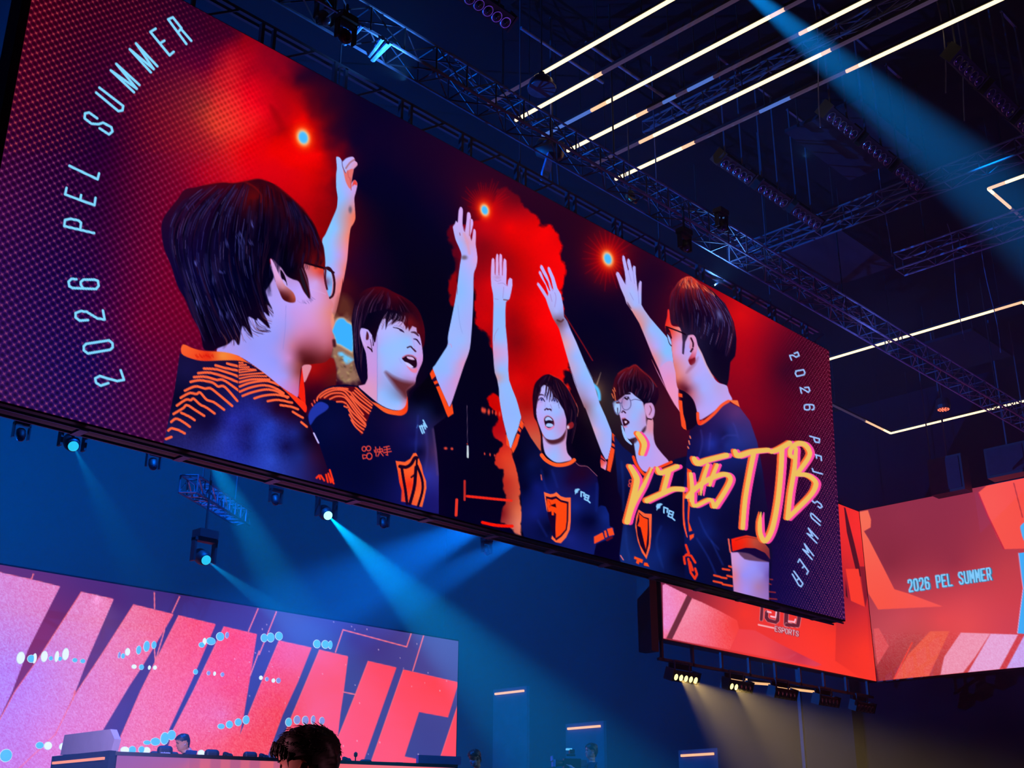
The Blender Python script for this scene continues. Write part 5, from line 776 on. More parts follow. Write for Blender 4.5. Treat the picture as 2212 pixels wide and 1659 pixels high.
# speakers line hanging over the right screen top
z0 = at(2095, 1060, x=34.2)
r = empty('loudspeaker', (33.6, 14.6, 11.3), label='black hanging loudspeaker overlapping the top edge of the far right screen', cat='loudspeaker')
MB().box((0, 0, .55), (.5, 1.05, 1.1)).build('cabinet', M['black'], r); MB().box((-.27, 0, .55), (.03, .9, .95)).build('grille', M['drape'], r); MB().bar((0, 0, 1.1), (0, 0, 5.2), .04, .04).build('hanger_rod', M['dark_truss'], r)
r = empty('loudspeaker', (33.9, 12.9, 11.5), label='black hanging loudspeaker above the right end of the blue lettering screen', cat='loudspeaker')
MB().box((0, 0, .5), (.5, 1.2, .9)).build('cabinet', M['black'], r); MB().box((-.27, 0, .5), (.03, 1.05, .75)).build('grille', M['drape'], r); MB().bar((0, 0, .95), (0, 0, 5.0), .04, .04).build('hanger_rod', M['dark_truss'], r)
# ---------------------------------------------------------------- trusses
def truss(p, q, w, h, label, m='truss', step=.62, hang=(.1, .5, .9), top=16.49, group=None, rr=.024):
    """box truss: four chords, lacing on four faces, hoist chains to the ceiling"""
    p, q = Vector(p), Vector(q); d = (q - p).normalized(); s = d.cross(Vector((0, 0, 1))).normalized() * (w / 2); u = Vector((0, 0, h)); L = (q - p).length
    r = empty('lighting_truss', p, label=label, cat='truss', group=group); O = Vector()
    e = d * L; cor = [O - s, O + s, O + s + u, O - s + u]
    for c in cor: MB().tube(c, c + e, rr, 6).build('chord', M[m], r)
    k = MB(); n = max(2, int(L / step))
    for i in range(n):
        a, b = d * (L * i / n), d * (L * (i + 1) / n)
        for c1, c2 in ((0, 1), (2, 3), (1, 2), (3, 0)):
            k.tube(cor[c1] + a, cor[c2] + a, rr * .62, 5)
            x, y = (c1, c2) if i % 2 else (c2, c1); k.tube(cor[x] + a, cor[y] + b, rr * .55, 4)
    k.build('lacing', M['dark_truss' if m == 'truss' else m], r)
    for t in hang:
        MB().tube(d * (L * t) + u, d * (L * t) + Vector((0, 0, top - p.z)), .018, 5).build('hoist_chain', M['black'], r)
    return r
truss((5, 11.82, 12.5), (37.4, 11.82, 12.5), .44, .44, 'long box truss running just above and in front of the huge screen top edge', step=.64, hang=(.05, .3, .55, .8, .97))
truss((12.5, 14.05, 14.9), (28.5, 14.05, 14.9), .35, .35, 'box truss crossing the lower ends of the parallel light tubes', m='dark_truss', step=.8)
truss((21.15, 13.6, 13.9), (21.15, 4, 13.9), .35, .35, 'box truss across the ceiling beside the row of five-lamp blinders', m='dark_truss', step=.7)
truss((24.1, 11.0, 13.9), (24.1, 4, 13.9), .42, .42, 'pale violet box truss below the small corner light tube at right', step=.75)
truss((16.78, 12.6, 14.9), (16.78, 3, 14.9), .25, .25, 'box truss holding the nearest column of blinders', m='dark_truss', step=.7)
truss((29.5, 8, 13.6), (37.5, 8, 13.6), .4, .4, 'box truss near the ceiling above the far right screen', m='dark_truss', step=.8, hang=(.1, .9))
truss((10.2, 17.6, 7.0), (13.4, 20.8, 7.6), .3, .3, 'small tilted truss lit pale blue under the huge screen', m='alu', step=.5, hang=(.2, .8))
truss((6.5, 17.62, 7.6), (21, 17.62, 7.6), .3, .3, 'dark truss carrying the moving heads over the stage', m='black', step=.8)
# ---------------------------------------------------------------- ceiling tubes
def tube_run(name, pts, segs, label, group, rods=(.08, .5, .92)):
    """profile along pts; segs: (t0,t1,material) along each stretch"""
    r = empty(name, pts[0], label=label, cat='light', group=group); O = Vector(pts[0])
    for j in range(len(pts) - 1):
        a, b = Vector(pts[j]) - O, Vector(pts[j + 1]) - O; d = (b - a).normalized()
        MB().bar(a - d * .03 + Vector((0, 0, .06)), b + d * .03 + Vector((0, 0, .06)), .055, .05).build('profile', M['cabinet'], r)
        for t0, t1, m in segs[j]: MB().bar(a.lerp(b, t0), a.lerp(b, t1), .046, .05).build('tube', M[m], r, label={'lit': 'glowing warm white length', 'dim': 'unlit length given a faint glow', 'blue_tube': 'blue glowing length', 'lit_end': 'fading orange length'}[m])
        for t in rods: MB().tube(a.lerp(b, t) + Vector((0, 0, .09)), a.lerp(b, t) + Vector((0, 0, 16.49 - O.z)), .012, 5).build('rod', M['black'], r)
    return r
def tt(x, y, *pix):
    """fractions along a tube that starts at y and runs to y=1.5, from picture columns"""
    return [(y - at(px, py, x=x)[1]) / (y - 1.5) for px, py in pix]
TUBES = [(13.4, [('dim', None), ((1155, 167), 'lit'), ]), (14.14, [('lit', None), ((1283, 167), 'lit_end'), ((1300, 157), 'dim')]), (14.9, [('blue_tube', None), ((1277, 239), 'lit_end'), ((1310, 221), 'lit'), ((1660, 33), 'lit_end'), ((1690, 16), 'dim')]),
         (15.64, [('lit', None), ((1375, 251), 'lit_end'), ((1400, 239), 'dim'), ((1432, 222), 'blue_tube'), ((1460, 207), 'dim'), ((1485, 195), 'blue_tube'), ((1540, 166), 'dim'), ((1722, 70), 'lit_end'), ((1740, 60), 'lit')]), (16.40, [('dim', None), ((1381, 308), 'lit_end'), ((1410, 292), 'lit'), ((1770, 114), 'lit_end'), ((1791, 104), 'dim')]), (17.15, [('lit', None), ((1475, 321), 'lit_end'), ((1502, 308), 'dim'), ((1640, 241), 'blue_tube'), ((1706, 210), 'dim'), ((1822, 150), 'lit_end'), ((1850, 137), 'lit')])]
names = ['dim lower end and first of six parallel light tubes from the left', 'second of six parallel ceiling light tubes, short bright end beside a steel dome', 'third of six parallel ceiling light tubes, with a blue lower end', 'fourth of six parallel ceiling light tubes, two short blue lengths', 'fifth of six parallel ceiling light tubes, dark violet lower end', 'lowest of six parallel ceiling light tubes, bright at both ends']
for (x, sg), nm in zip(TUBES, names):
    y0 = 13.75; cut = [0] + [(y0 - at(*s[0], z=14.5)[1]) / (y0 - 1.5) if s[0] and not isinstance(s[0], str) else 0 for s in sg[1:]] + [1]
    ms = [sg[0][0]] + [s[1] for s in sg[1:]]
    tube_run('light_tube', [(x, y0, 14.5), (x, 1.5, 14.5)], [[(cut[i], cut[i + 1], ms[i]) for i in range(len(ms))]], nm if nm[0] != 'd' else 'first of six parallel ceiling light tubes, dim lower end above a steel dome', 'parallel ceiling light tubes', rods=(.03, .3, .6, .95))
tube_run('light_tube_corner', [(22.9, 3, 14.5), (22.9, 8.29, 14.5), (28, 8.29, 14.5)], [[(0, .93, 'lit'), (.93, 1, 'lit_end')], [(0, .05, 'lit'), (.05, .22, 'lit_end'), (.22, 1, 'dim')]], 'angled light tube whose bright corner points left near the right edge', 'angled ceiling light tubes')
tube_run('light_tube_corner', [(28.95, 17.3, 14.5), (28.95, 10.08, 14.5), (34, 10.08, 14.5)], [[(0, .9, 'lit'), (.9, 1, 'lit_end')], [(0, .1, 'lit'), (.1, 1, 'dim')]], 'angled light tube starting behind the top right corner of the huge screen', 'angled ceiling light tubes')
tube_run('light_tube_corner', [(29.0, 17.5, 14.5), (36.1, 17.5, 14.5), (36.1, 8, 14.5)], [[(0, .76, 'dim'), (.76, .93, 'lit_end'), (.93, 1, 'lit')], [(0, 1, 'lit')]], 'angled light tube with a V shaped bend above the far right screen', 'angled ceiling light tubes')
# ---------------------------------------------------------------- five-lamp blinders
def blinder(loc, label, group, lit=0, rz=0, drop=.35, tilt=.5):
    r = empty('blinder_lamp', loc, rz, label=label, cat='lamp', group=group); Rt = Matrix.Rotation(tilt, 3, 'X')
    k = MB(); k.box((0, 0, 0), (1.02, .2, .26), Rt); k.box((-.54, 0, .02), (.04, .26, .3), Rt); k.box((.54, 0, .02), (.04, .26, .3), Rt); k.build('housing', M['black'], r)
    MB().box((0, .06, .24), (.9, .05, .12)).build('back_plate', M['panel'], r)
    k = MB(); k.bar((-.3, 0, .1), (-.3, 0, drop), .03, .03); k.bar((.3, 0, .1), (.3, 0, drop), .03, .03); k.bar((-.34, 0, drop), (.34, 0, drop), .05, .04); k.build('clamp', M['dark_truss'], r)
    for i in range(5):
        c = Rt @ Vector((-.4 + .2 * i, -.11, -.02)); Rl = Rt @ Matrix.Rotation(math.pi / 2, 3, 'X')
        o = MB().lathe([(.082, -.02), (.082, .0), (.06, .015), (.0, .022)], c, Rl, 14).build('lamp_lens', M['yellow_lens' if i < lit else 'lens_off'], r, smooth=True)
        MB().torus(.086, .012, c, Rl, 16, 6).build('rim', M['cabinet' if i < lit else 'dome'], o)
    return r
spots_b = [(x, y) for y in (11.25, 8.92, 6.5) for x in (17.8, 19.1, 20.4)]
col_n = {11.25: 'row of blinders nearest the huge screen', 8.92: 'middle row of ceiling blinders', 6.5: 'row of ceiling blinders nearest the upper right'}
for x, y in spots_b: blinder((x, y, 14.0), 'unlit five-lamp blinder, %s in the %s' % ({17.8: 'uppermost', 19.1: 'second', 20.4: 'lowest'}[x], col_n[y]), 'unlit blinders under the ceiling', drop=2.48, tilt=.95)
blinder((10.97, 11.34, 14.0), 'dark five-lamp blinder alone at the top edge, above the lit blue truss', 'single blinder at the top', drop=2.48, tilt=.95)
for x, lit, lb in ((24.5, 5, 'blinder with all five lamps glowing yellow under the corner screen'), (26.85, 2, 'blinder with only two lamps glowing yellow under the corner screen'), (29.0, 0, 'unlit blinder next to the two-lamp one under the corner screen'), (31.25, 0, 'unlit blinder with pale strips behind it under the corner screen'), (33.3, 0, 'dark blinder closest to the corner of the two right screens')):
    blinder((x, 18.0, 5.4), lb, 'blinders under the corner screen', lit, drop=.36, tilt=.35)
for x in (24.2, 24.7, 26.5): spot('blinder_beam', (x, 17.85, 5.3), tuple(at(1720 + (x - 24.2) * 50, 1690, y=11)), 15, 26000, WARM, .6)
k = empty('ceiling_strip', (31.4, 20.2, 6.05), label='thin pale broken light strip behind the fourth blinder under the corner screen', cat='light')
for a, b in ((-1.6, -1.2), (-.5, .3), (.9, 2.6)): MB().bar((a, 0, 0), (b, -.3, 0), .08, .06).build('tube', M['portal_lit'], k)
MB().bar((-1.8, .0, .06), (2.8, -.3, .06), .1, .06).build('profile', M['black'], k); MB().tube((0, -.1, .06), (0, -.1, 10.4), .02).build('rod', M['black'], k)
# ---------------------------------------------------------------- moving heads
def moving_head(loc, target, label, group, lens, zc, sc=1.):
    r = empty('moving_head', loc, label=label, cat='lamp', group=group); q = (Vector(target) - Vector(loc)).to_track_quat('Z', 'Y').to_matrix()
    MB().lathe([(.08, -.22), (.12, -.18), (.13, -.02), (.1, .12), (.085, .13)], (0, 0, 0), q, 18).build('head', M['black'], r, smooth=True)
    MB().lathe([(.082, .128), (.082, .14), (.07, .15), (0, .152)], (0, 0, 0), q, 18).build('lens', M[lens], r, smooth=True)
    k = MB(); k.box((-.2, 0, .12), (.04, .12, .4)); k.box((.2, 0, .12), (.04, .12, .4)); k.box((0, 0, .3), (.44, .14, .06)); k.build('yoke', M['black'], r)
    MB().box((0, 0, .4), (.36, .26, .14)).build('base', M['black'], r); MB().box((0, 0, .5 + (zc - loc[2] - .5) / 2), (.03, .03, max(.06, zc - loc[2] - .45))).build('clamp', M['black'], r)
    if sc != 1:
        for c in kids(r):
            if not c.name.startswith('clamp'): c.scale = (sc, sc, sc); c.location = (0, 0, .47 * (1 - sc))
    return r
for i, (n, lb, ln) in enumerate((('a', 'moving head lamp glowing cyan below the left end of the huge screen', 'cyan_lens'), ('b', 'cyan moving head lamp throwing a beam just above the giant letters', 'cyan_lens'), ('c', 'brightest white moving head lamp casting a wide blue beam under the huge screen', 'beam_lens'))):
    L_ = LAMPS[i]; d = (Vector(L_[2]) - Vector(L_[1])).normalized(); moving_head(Vector(L_[1]) - d * .22, L_[2], lb, 'lit moving heads over the stage', ln, 7.62)
for x, z, lb in ((7.2, 7.05, 'dark moving head at the far left under the huge screen'), (9.45, 7.1, 'dark moving head right of the leftmost cyan lamp'), (11.9, 7.0, 'dark moving head left of the brightest white lamp'), (14.4, 7.05, 'dark moving head right of the brightest white lamp'), (17.2, 7.0, 'dark moving head near the right end of the stage truss')):
    moving_head((x, 17.5, z), (x - 1, 14, 2), lb, 'unlit moving heads over the stage', 'lens_off', 7.62, .6)
# other hanging fixtures
p = at(1170, 183, z=13.4); r = empty('dome_lamp', p, label='steel dome shaped lamp hanging beside the upper light tubes', cat='lamp')
MB().lathe([(.24, -.1), (.245, -.06), (.2, .06), (.13, .14), (.06, .17), (.05, .24)], (0, 0, 0), None, 24).build('shade', M['dome'], r, smooth=True); MB().lathe([(.2, -.085), (.12, -.07), (0, -.06)], (0, 0, 0), None, 20).build('diffuser', M['lens_off'], r); MB().tube((0, 0, .2), (0, 0, 3.09), .015).build('rod', M['black'], r)
p = at(1364, 430, z=13.0); r = empty('ring_lamp', p, label='small copper ring lamp hanging over the middle of the screen top', cat='lamp')
MB().torus(.1, .035, (0, 0, 0), Matrix.Rotation(.9, 3, 'X')).build('ring', M['copper'], r, smooth=True); MB().lathe([(.09, .0), (.1, .08), (.05, .16)], (0, .03, .02), None, 14).build('housing', M['black'], r); MB().tube((0, .03, .15), (0, .03, 3.49), .015).build('rod', M['black'], r)
p = at(2038, 884, z=13.6); r = empty('par_lamp', p, label='round red-orange LED lamp on the ceiling above the bent tube', cat='lamp')
MB().lathe([(.2, .0), (.22, .1), (.18, .3)], (0, 0, 0), None, 18).build('housing', M['black'], r)
k = MB()
for R0, n in ((0, 1), (.07, 6), (.145, 11)):
    for i in range(n): k.lathe([(.03, -.02), (.02, -.035), (0, -.04)], (R0 * math.cos(6.283 * i / n), R0 * math.sin(6.283 * i / n), .012), None, 8)
k.build('led_cluster', M['red_par'], r); MB().tube((0, 0, .3), (0, 0, 2.95), .02).build('rod', M['black'], r)
p = at(1192, 335, y=12.9); r = empty('follow_spot', p, label='big dark spotlight with blue-lit cloth wrap and orange lens above the screen', cat='lamp')
q = Vector((.55, -.75, -.25)).to_track_quat('Z', 'Y').to_matrix()
MB().lathe([(.1, -.3), (.17, -.26), (.2, -.1), (.2, .12), (.17, .2), (.15, .21)], (0, 0, .12), q, 20).build('head', M['black'], r, smooth=True); MB().lathe([(.14, .2), (.12, .225), (0, .23)], (0, 0, .12), q, 18).build('lens', M['copper'], r)
k = MB(); k.tube((-.05, 0, -.05), (.02, 0, -.75), .025); k.tube((.14, 0, -.05), (.2, .0, -.75), .025); k.tube((0, 0, .3), (0, 0, 3.4), .03); k.build('stand', M['dark_truss'], r)
k = MB(); k.prism([(-.12, .05), (-.02, -.02), (-.08, -.4), (-.22, -.72), (-.34, -.78), (-.3, -.5), (-.2, -.2)], .05, axis=1, c=(0, -.05, 0)); k.build('cloth_wrap', M['blue_lit_tint'], r)
for j, (px, py, yy, lb) in enumerate(((745, 95, 11.5, 'dark moving head hanging in the blue-lit truss part'), (1480, 545, 11.5, 'dark moving head with blue glints under the middle of the long truss'), (1560, 500, 11.4, 'dark moving head further along the long truss'), (700, 55, 11.9, 'dark moving head beside blue cloth in the truss'))):
    moving_head(at(px, py, y=yy), at(px + 60, py + 90, y=yy - 1), lb, 'unlit moving heads in the long truss', 'lens_off', 12.6, .75)
# blue-lit cloth bundles tied in the truss
for j, (px, py, lb, s) in enumerate(((750, 62, 'upper blue-lit cloth bundle tied across the truss', 1.), (815, 100, 'lower blue-lit cloth bundle tied across the truss', .8))):
    p = at(px, py, z=12.5); k = MB(); k.tube((-.12 * s, -.24, -.03), (.06 * s, .24, -.03), .05 * s, 8, .03); k.tube((0, -.24, -.06), (.14 * s, .24, -.05), .03, 8, .05); k.tube((.09 * s, -.24, -.02), (.2 * s, .24, -.02), .03, 8, .02); o = k.build('cloth_bundle', M['blue_lit_tint']); o.location = p; tag(o, lb, 'cloth', 'cloth bundles in the truss')
# dark ceiling baffles and cables
for x, y, lb in ((20.3, 9.9, 'dark ceiling panel between two rows of blinders'), (26.2, 6.4, 'teal-lit ceiling panel inside the right angled tube'), (24.8, 12.9, 'dark ceiling panel over the right half of the long truss'), (32.6, 13.2, 'dark ceiling panel between the two angled tubes'), (15.3, 5.5, 'dark ceiling panel above the parallel tubes')):
    r = empty('ceiling_panel', (x, y, 15.2), label=lb, cat='panel', group='ceiling panels'); MB().box((0, 0, 0), (2.6, 1.7, .08)).build('board', M['panel'], r); k = MB()
    for a in (-1, 1):
        for b in (-.7, .7): k.tube((a, b, .04), (a, b, 1.3), .012)
    k.build('hanger_wire', M['black'], r)
for (a_, b_, lb) in (((1265, 92), (1500, 246), 'thin violet ceiling pipe crossing under the parallel light tubes'), ((1125, 60), (1300, 75 + 105), 'thin dark ceiling pipe near the first light tube')):
    p = at(*a_, z=14.75); q = at(*b_, z=14.75); q[1] = p[1]; o = MB().tube((0, 0, 0), tuple(q - p), .03, 8).build('ceiling_pipe', M['truss']); o.location = p; tag(o, lb, 'pipe')
    for t in (.1, .9): MB().tube(tuple((q - p) * t), tuple((q - p) * t + np.array([0, 0, 1.74])), .012).build('rod', M['black'], o)
rnd = random.Random(11)
for i, (px, py, lb) in enumerate(((2035, 140, 'thin cable hanging above the middle blinder row'), (2080, 200, 'thin cable hanging near the upper right blinders'), (1770, 215, 'pair of looping cables under the lowest tube'), (2075, 690, 'thin cable hanging beside the far angled tube'), (1915, 505, 'thin cable hanging over the violet truss'), (2150, 720, 'thin short cable at the right above the angled tube'))):
    p = at(px, py, z=13.8); k = MB(); prev = Vector((0, 0, 2.75))
    for j in range(8):
        t = (j + 1) / 8; nx = Vector((math.sin(t * 3) * .12, math.cos(t * 5 + i) * .06, 2.75 - t * 3.3)); k.tube(prev, nx, .012, 5); prev = nx
    o = k.build('cable', M['truss']); o.location = p; tag(o, lb, 'cable', 'cables hanging from the ceiling')
# ---------------------------------------------------------------- stage, desk, chairs
ZS = 1.55
plane_box('stage_floor', (12.6, 17.2, ZS / 2), (14, 7.2, ZS), M['stage'])
zc = 2.634; pl = np.array((8.62, 16.0)); pr = np.array((13.45, 14.32)); fd = (pr - pl) / np.linalg.norm(pr - pl); fn = np.array((-fd[1], fd[0]))
r = empty('player_desk', (pl[0], pl[1], ZS), label='long player desk with pinkish lit front in front of the LED wall', cat='desk'); ir = Matrix.Translation(-Vector(r.location))
def inr(o): o.matrix_parent_inverse = ir.copy(); return o
inr(disp('front_display', 0, 0, flat_panel(pl[0], pl[1], pr[0], pr[1], ZS + .05, zc - .06, 300, 60), paint_desk, r, LED))
k = MB(); k.prism([tuple(pl + fn * .02), tuple(pr + fn * .02), tuple(pr + fn * .75), tuple(pl + fn * .75)], zc - .06 - ZS, c=(0, 0, ZS)); inr(k.build('carcass', M['black'], r))
k = MB(); k.prism([tuple(pl - fn * .03 - fd * .03), tuple(pr - fn * .03 + fd * .03), tuple(pr + fn * .8), tuple(pl + fn * .8)], .05, c=(0, 0, zc - .06)); inr(k.build('desk_top', M['black'], r))
sx = 8.60; k = MB(); k.box((sx - .05, 16.85, (ZS + zc) / 2), (.1, 1.7, zc - ZS)); inr(k.build('side_panel', M['drape'], r))
k = MB(); k.box((sx - .115, 16.86, zc - .1), (.03, 1.5, .035)); k.box((sx - .115, 17.6, (ZS + zc) / 2 - .08), (.03, .035, zc - ZS - .2)); inr(k.build('light_trim', M['orange'], r, label='thin orange glowing outline'))
def wedge(name, P, zz, h, lb):
    o = MB().prism([tuple(q) for q in P], h, c=(0, 0, zz)).build(name, M['white_panel']); tag(o, lb, 'panel', 'pale side panels on the desk'); return o
o = MB().prism([(16.05, 0), (17.55, .02), (17.5, .3), (16.15, .3), (16.0, .16)], .1, axis=0, c=(8.55, 0, zc - .005)).build('privacy_panel', M['white_panel']); tag(o, 'pale lilac panel standing on the left end of the player desk', 'panel', 'pale panels on the desk')
q1, q2 = at(925, 1651, z=zc), at(1008, 1660, z=zc)
k = MB(); k.prism([tuple(pr - fd * .62), tuple(pr + fd * .1), tuple(pr + fd * .1 + fn * .1), tuple(pr - fd * .62 + fn * .1)], .12, c=(0, 0, zc - .005)); o = k.build('privacy_panel', M['white_panel']); tag(o, 'pale pink panel lying on the right end of the player desk', 'panel', 'pale panels on the desk')
k = MB(); k.prism([tuple(pl + fd * 2.45 + fn * .35), tuple(pl + fd * 3.0 + fn * .35), tuple(pl + fd * 3.0 + fn * .45), tuple(pl + fd * 2.45 + fn * .45)], .12, c=(0, 0, zc - .005)); o = k.build('privacy_panel', M['white_panel']); tag(o, 'pale panel on the desk just left of the dark-haired man', 'panel', 'pale panels on the desk')
def chair():
    r = empty('gaming_chair', (0, 0, 0))
    def rb(x, y, z, sx, sy, sz, n, m, b=.04):
        o = MB().box((x, y, z), (sx, sy, sz)).build(n, m, r); md = o.modifiers.new('bevel', 'BEVEL'); md.width = b; md.segments = 3; return o
    rb(0, 0, .5, .5, .5, .1, 'seat', M['chair']); bk = rb(0, .24, .92, .46, .1, .72, 'backrest', M['chair'], .045); hd = rb(0, .22, 1.25, .25, .12, .24, 'headrest', M['chair'], .06)
    k = MB()
    for i in range(9): k.box((-.07 + .0175 * i, .155, 1.25 + (i % 2) * .004), (.013, .006, .018 + .006 * (i % 3 == 0)))
    o = k.build('stitching', M['chair_text'], r)
    for s in (-1, 1):
        k = MB(); k.box((s * .3, -.02, .7), (.07, .28, .04)); k.box((s * .3, .02, .58), (.04, .06, .22)); k.build('armrest', M['black'], r)
    MB().tube((0, 0, .08), (0, 0, .46), .03, 10).build('gas_lift', M['black'], r)
    k = MB()
    for i in range(5): a = i * 1.2566; k.bar((0, 0, .1), (.3 * math.cos(a), .3 * math.sin(a), .07), .05, .04); k.tube((.3 * math.cos(a), .3 * math.sin(a) - .02, .035), (.3 * math.cos(a), .3 * math.sin(a) + .02, .035), .035, 10)
    k.build('star_base', M['black'], r); return r
ch0 = chair(); chk = kids(ch0)
CH = [(363, 1613, 'gaming chair headrest just left of the seated person'), (465, 1621, 'gaming chair headrest just right of the seated person'), (548, 1626, 'gaming chair headrest left of the man with dark hair'), (799, 1643, 'gaming chair headrest right of the man with dark hair'), (872, 1649, 'gaming chair headrest near the right end of the desk'), (910, 1653, 'rightmost gaming chair headrest behind the desk')]
for i, (px, py, lb) in enumerate(CH):
    c = ch0 if i == 0 else copy_tree(ch0, None, chk); s = (px - 255) / 725; base = pl + (pr - pl) * s + fn * (1.35 + .5 * (px in (872, 465))); v = RM @ np.array([px - CX, -(py - CY), -FPX]); tpar = (base @ fn) / (v[:2] @ fn); p = v * tpar + np.array([0, 0, CZ])
    c.location = (p[0], p[1], ZS); c.rotation_euler = (0, 0, math.atan2(fd[1], fd[0])); h = (p[2] + .03 - ZS) / 1.37; c.scale = (h, h, h) if .8 < h < 1.25 else (1, 1, 1); tag(c, lb, 'chair', 'gaming chairs behind the desk')
    if i == 0: CH0S = h
for px, py, lb in ((490, 1634, 'dark headset lying on the desk between two headrests'), (567, 1637, 'rounded pale helmet-like headset beside the third headrest'), (752, 1651, 'small dark headset on the desk right of the man'), (772, 1648, 'tiny red microphone standing on the desk')):
    s = (px - 255) / 725; b2 = pl + (pr - pl) * s + fn * .5; k = MB(); k.torus(.06, .02, (0, 0, .05), Matrix.Rotation(.5, 3, 'X'), 14, 6)
    r = empty('headset' if px != 772 else 'microphone', (b2[0], b2[1], zc - .012), .3, label=lb, cat='headset' if px != 772 else 'microphone')
    if px == 772: MB().tube((0, 0, 0), (0, 0, .1), .01).build('stem', M['black'], r); MB().lathe([(.01, .09), (.03, .11), (.03, .15), (.01, .17)], (0, 0, 0), None, 10).build('capsule', M['red_strap'], r)
    else:
        k.build('headband', M['chair'], r, smooth=True)
        for s_ in (-1, 1): MB().lathe([(.03, -.02), (.04, 0), (.03, .03), (0, .035)], (s_ * .055, 0, .04), Matrix.Rotation(s_ * 1.57, 3, 'Y'), 12).build('ear_cup', M['chair'], r)
# lamps shining on and through the stage screen
def wall_lamp(px, py, rx, ry, m, lb, grp, y=19.97):
    p = at(px, py, y=y); d = np.linalg.norm(p - np.array([0, 0, CZ])); sx_ = rx / FPX * d / .8; sz_ = ry / FPX * d
    r = empty('stage_lamp', p, label=lb, cat='lamp', group=grp); Rl = Matrix.Rotation(math.pi / 2, 3, 'X')
    k = MB(); k.lathe([(1, -.02), (1, .01), (.7, .02), (0, .025)], (0, 0, 0), Rl, 14); o = k.build('lens', M[m], r, smooth=True); o.scale = (sx_, .6, sz_)
    k = MB(); k.lathe([(1.08, -.03), (1.14, -.01), (1.02, -.005)], (0, 0, 0), Rl, 14); o = k.build('housing', M['lamp_rim'], r); o.scale = (sx_, .6, sz_); return r
WL = [(45,1421,6,11,'lamp_white'),(68,1423,6,7,'lamp_cyan'),(75,1422,3,9,'lamp_white'),(96,1418,5,10,'lamp_white'),(123,1418,3,10,'lamp_white'),(142,1413,5,11,'lamp_white'),(110,1422,3,4,'lamp_cyan'),(130,1423,3,4,'lamp_cyan'),(162,1426,4,4,'lamp_cyan'),(179,1428,4,4,'lamp_cyan'),
      (258,1415,2,6,'lamp_soft'),(266,1417,3,5,'lamp_cyan'),(276,1408,4,7,'lamp_white'),(300,1404,4,8,'lamp_cyan'),(317,1396,5,10,'lamp_cyan'),(333,1393,4,7,'lamp_cyan'),(290,1440,4,4,'lamp_white'),(306,1441,4,5,'lamp_cyan'),(323,1442,2,4,'lamp_white'),(335,1442,3,4,'lamp_white'),
      (436,1393,5,5,'lamp_cyan'),(442,1386,3,7,'lamp_white'),(456,1385,8,7,'lamp_cyan'),(476,1375,7,8,'lamp_cyan'),(491,1372,3,6,'lamp_soft'),(423,1451,4,5,'lamp_cyan'),(451,1454,3,4,'lamp_soft'),(464,1455,2,4,'lamp_white'),(481,1457,3,4,'lamp_soft'),
      (571,1378,6,8,'lamp_cyan'),(585,1377,7,9,'lamp_cyan'),(603,1374,7,8,'lamp_cyan'),(685,1391,7,8,'lamp_cyan'),(703,1392,7,8,'lamp_cyan'),(714,1393,4,8,'lamp_cyan'),(564,1464,3,4,'lamp_white'),(577,1467,3,4,'lamp_soft'),(591,1470,3,4,'lamp_white'),(602,1470,4,5,'lamp_soft'),
      (13,1632,9,11,'lamp_cyan'),(86,1610,6,6,'lamp_cyan'),(104,1611,6,7,'lamp_white'),(138,1613,7,7,'lamp_white'),(155,1613,7,7,'lamp_white'),(270,1620,7,6,'lamp_white'),(286,1620,6,7,'lamp_cyan'),(306,1619,5,6,'lamp_cyan'),(317,1621,6,6,'lamp_white'),(318,1604,6,4,'lamp_cyan'),(336,1602,8,7,'lamp_cyan'),(356,1595,7,11,'lamp_cyan'),(371,1588,7,9,'lamp_cyan'),
      (435,1627,6,6,'lamp_white'),(449,1628,5,6,'lamp_cyan'),(478,1569,6,5,'lamp_cyan'),(496,1565,6,7,'lamp_cyan'),(515,1560,6,7,'lamp_cyan'),(532,1555,6,8,'lamp_cyan'),(624,1560,6,8,'lamp_cyan'),(642,1555,6,8,'lamp_soft'),(660,1556,6,8,'lamp_soft'),(677,1555,4,8,'lamp_soft'),(696,1557,5,7,'lamp_soft')]
zone = lambda x, y: ('upper' if y < 1500 else 'lower') + (' leftmost' if x < 200 else ' second' if x < 400 else ' third' if x < 540 else ' rightmost')
cnt = {}; ORD = 'first second third fourth fifth sixth seventh eighth ninth tenth eleventh twelfth thirteenth fourteenth fifteenth sixteenth'.split()
for x, y, rx, ry, m in WL:
    z_ = zone(x, y); cnt[z_] = cnt.get(z_, 0) + 1
    wall_lamp(x, y, rx, ry, m, '%s stage lamp, %s from the left in the %s cluster on the LED wall' % ({'lamp_white': 'white', 'lamp_cyan': 'cyan', 'lamp_soft': 'violet'}[m], ORD[cnt[z_] - 1], z_), 'stage lamps in the %s cluster' % z_)
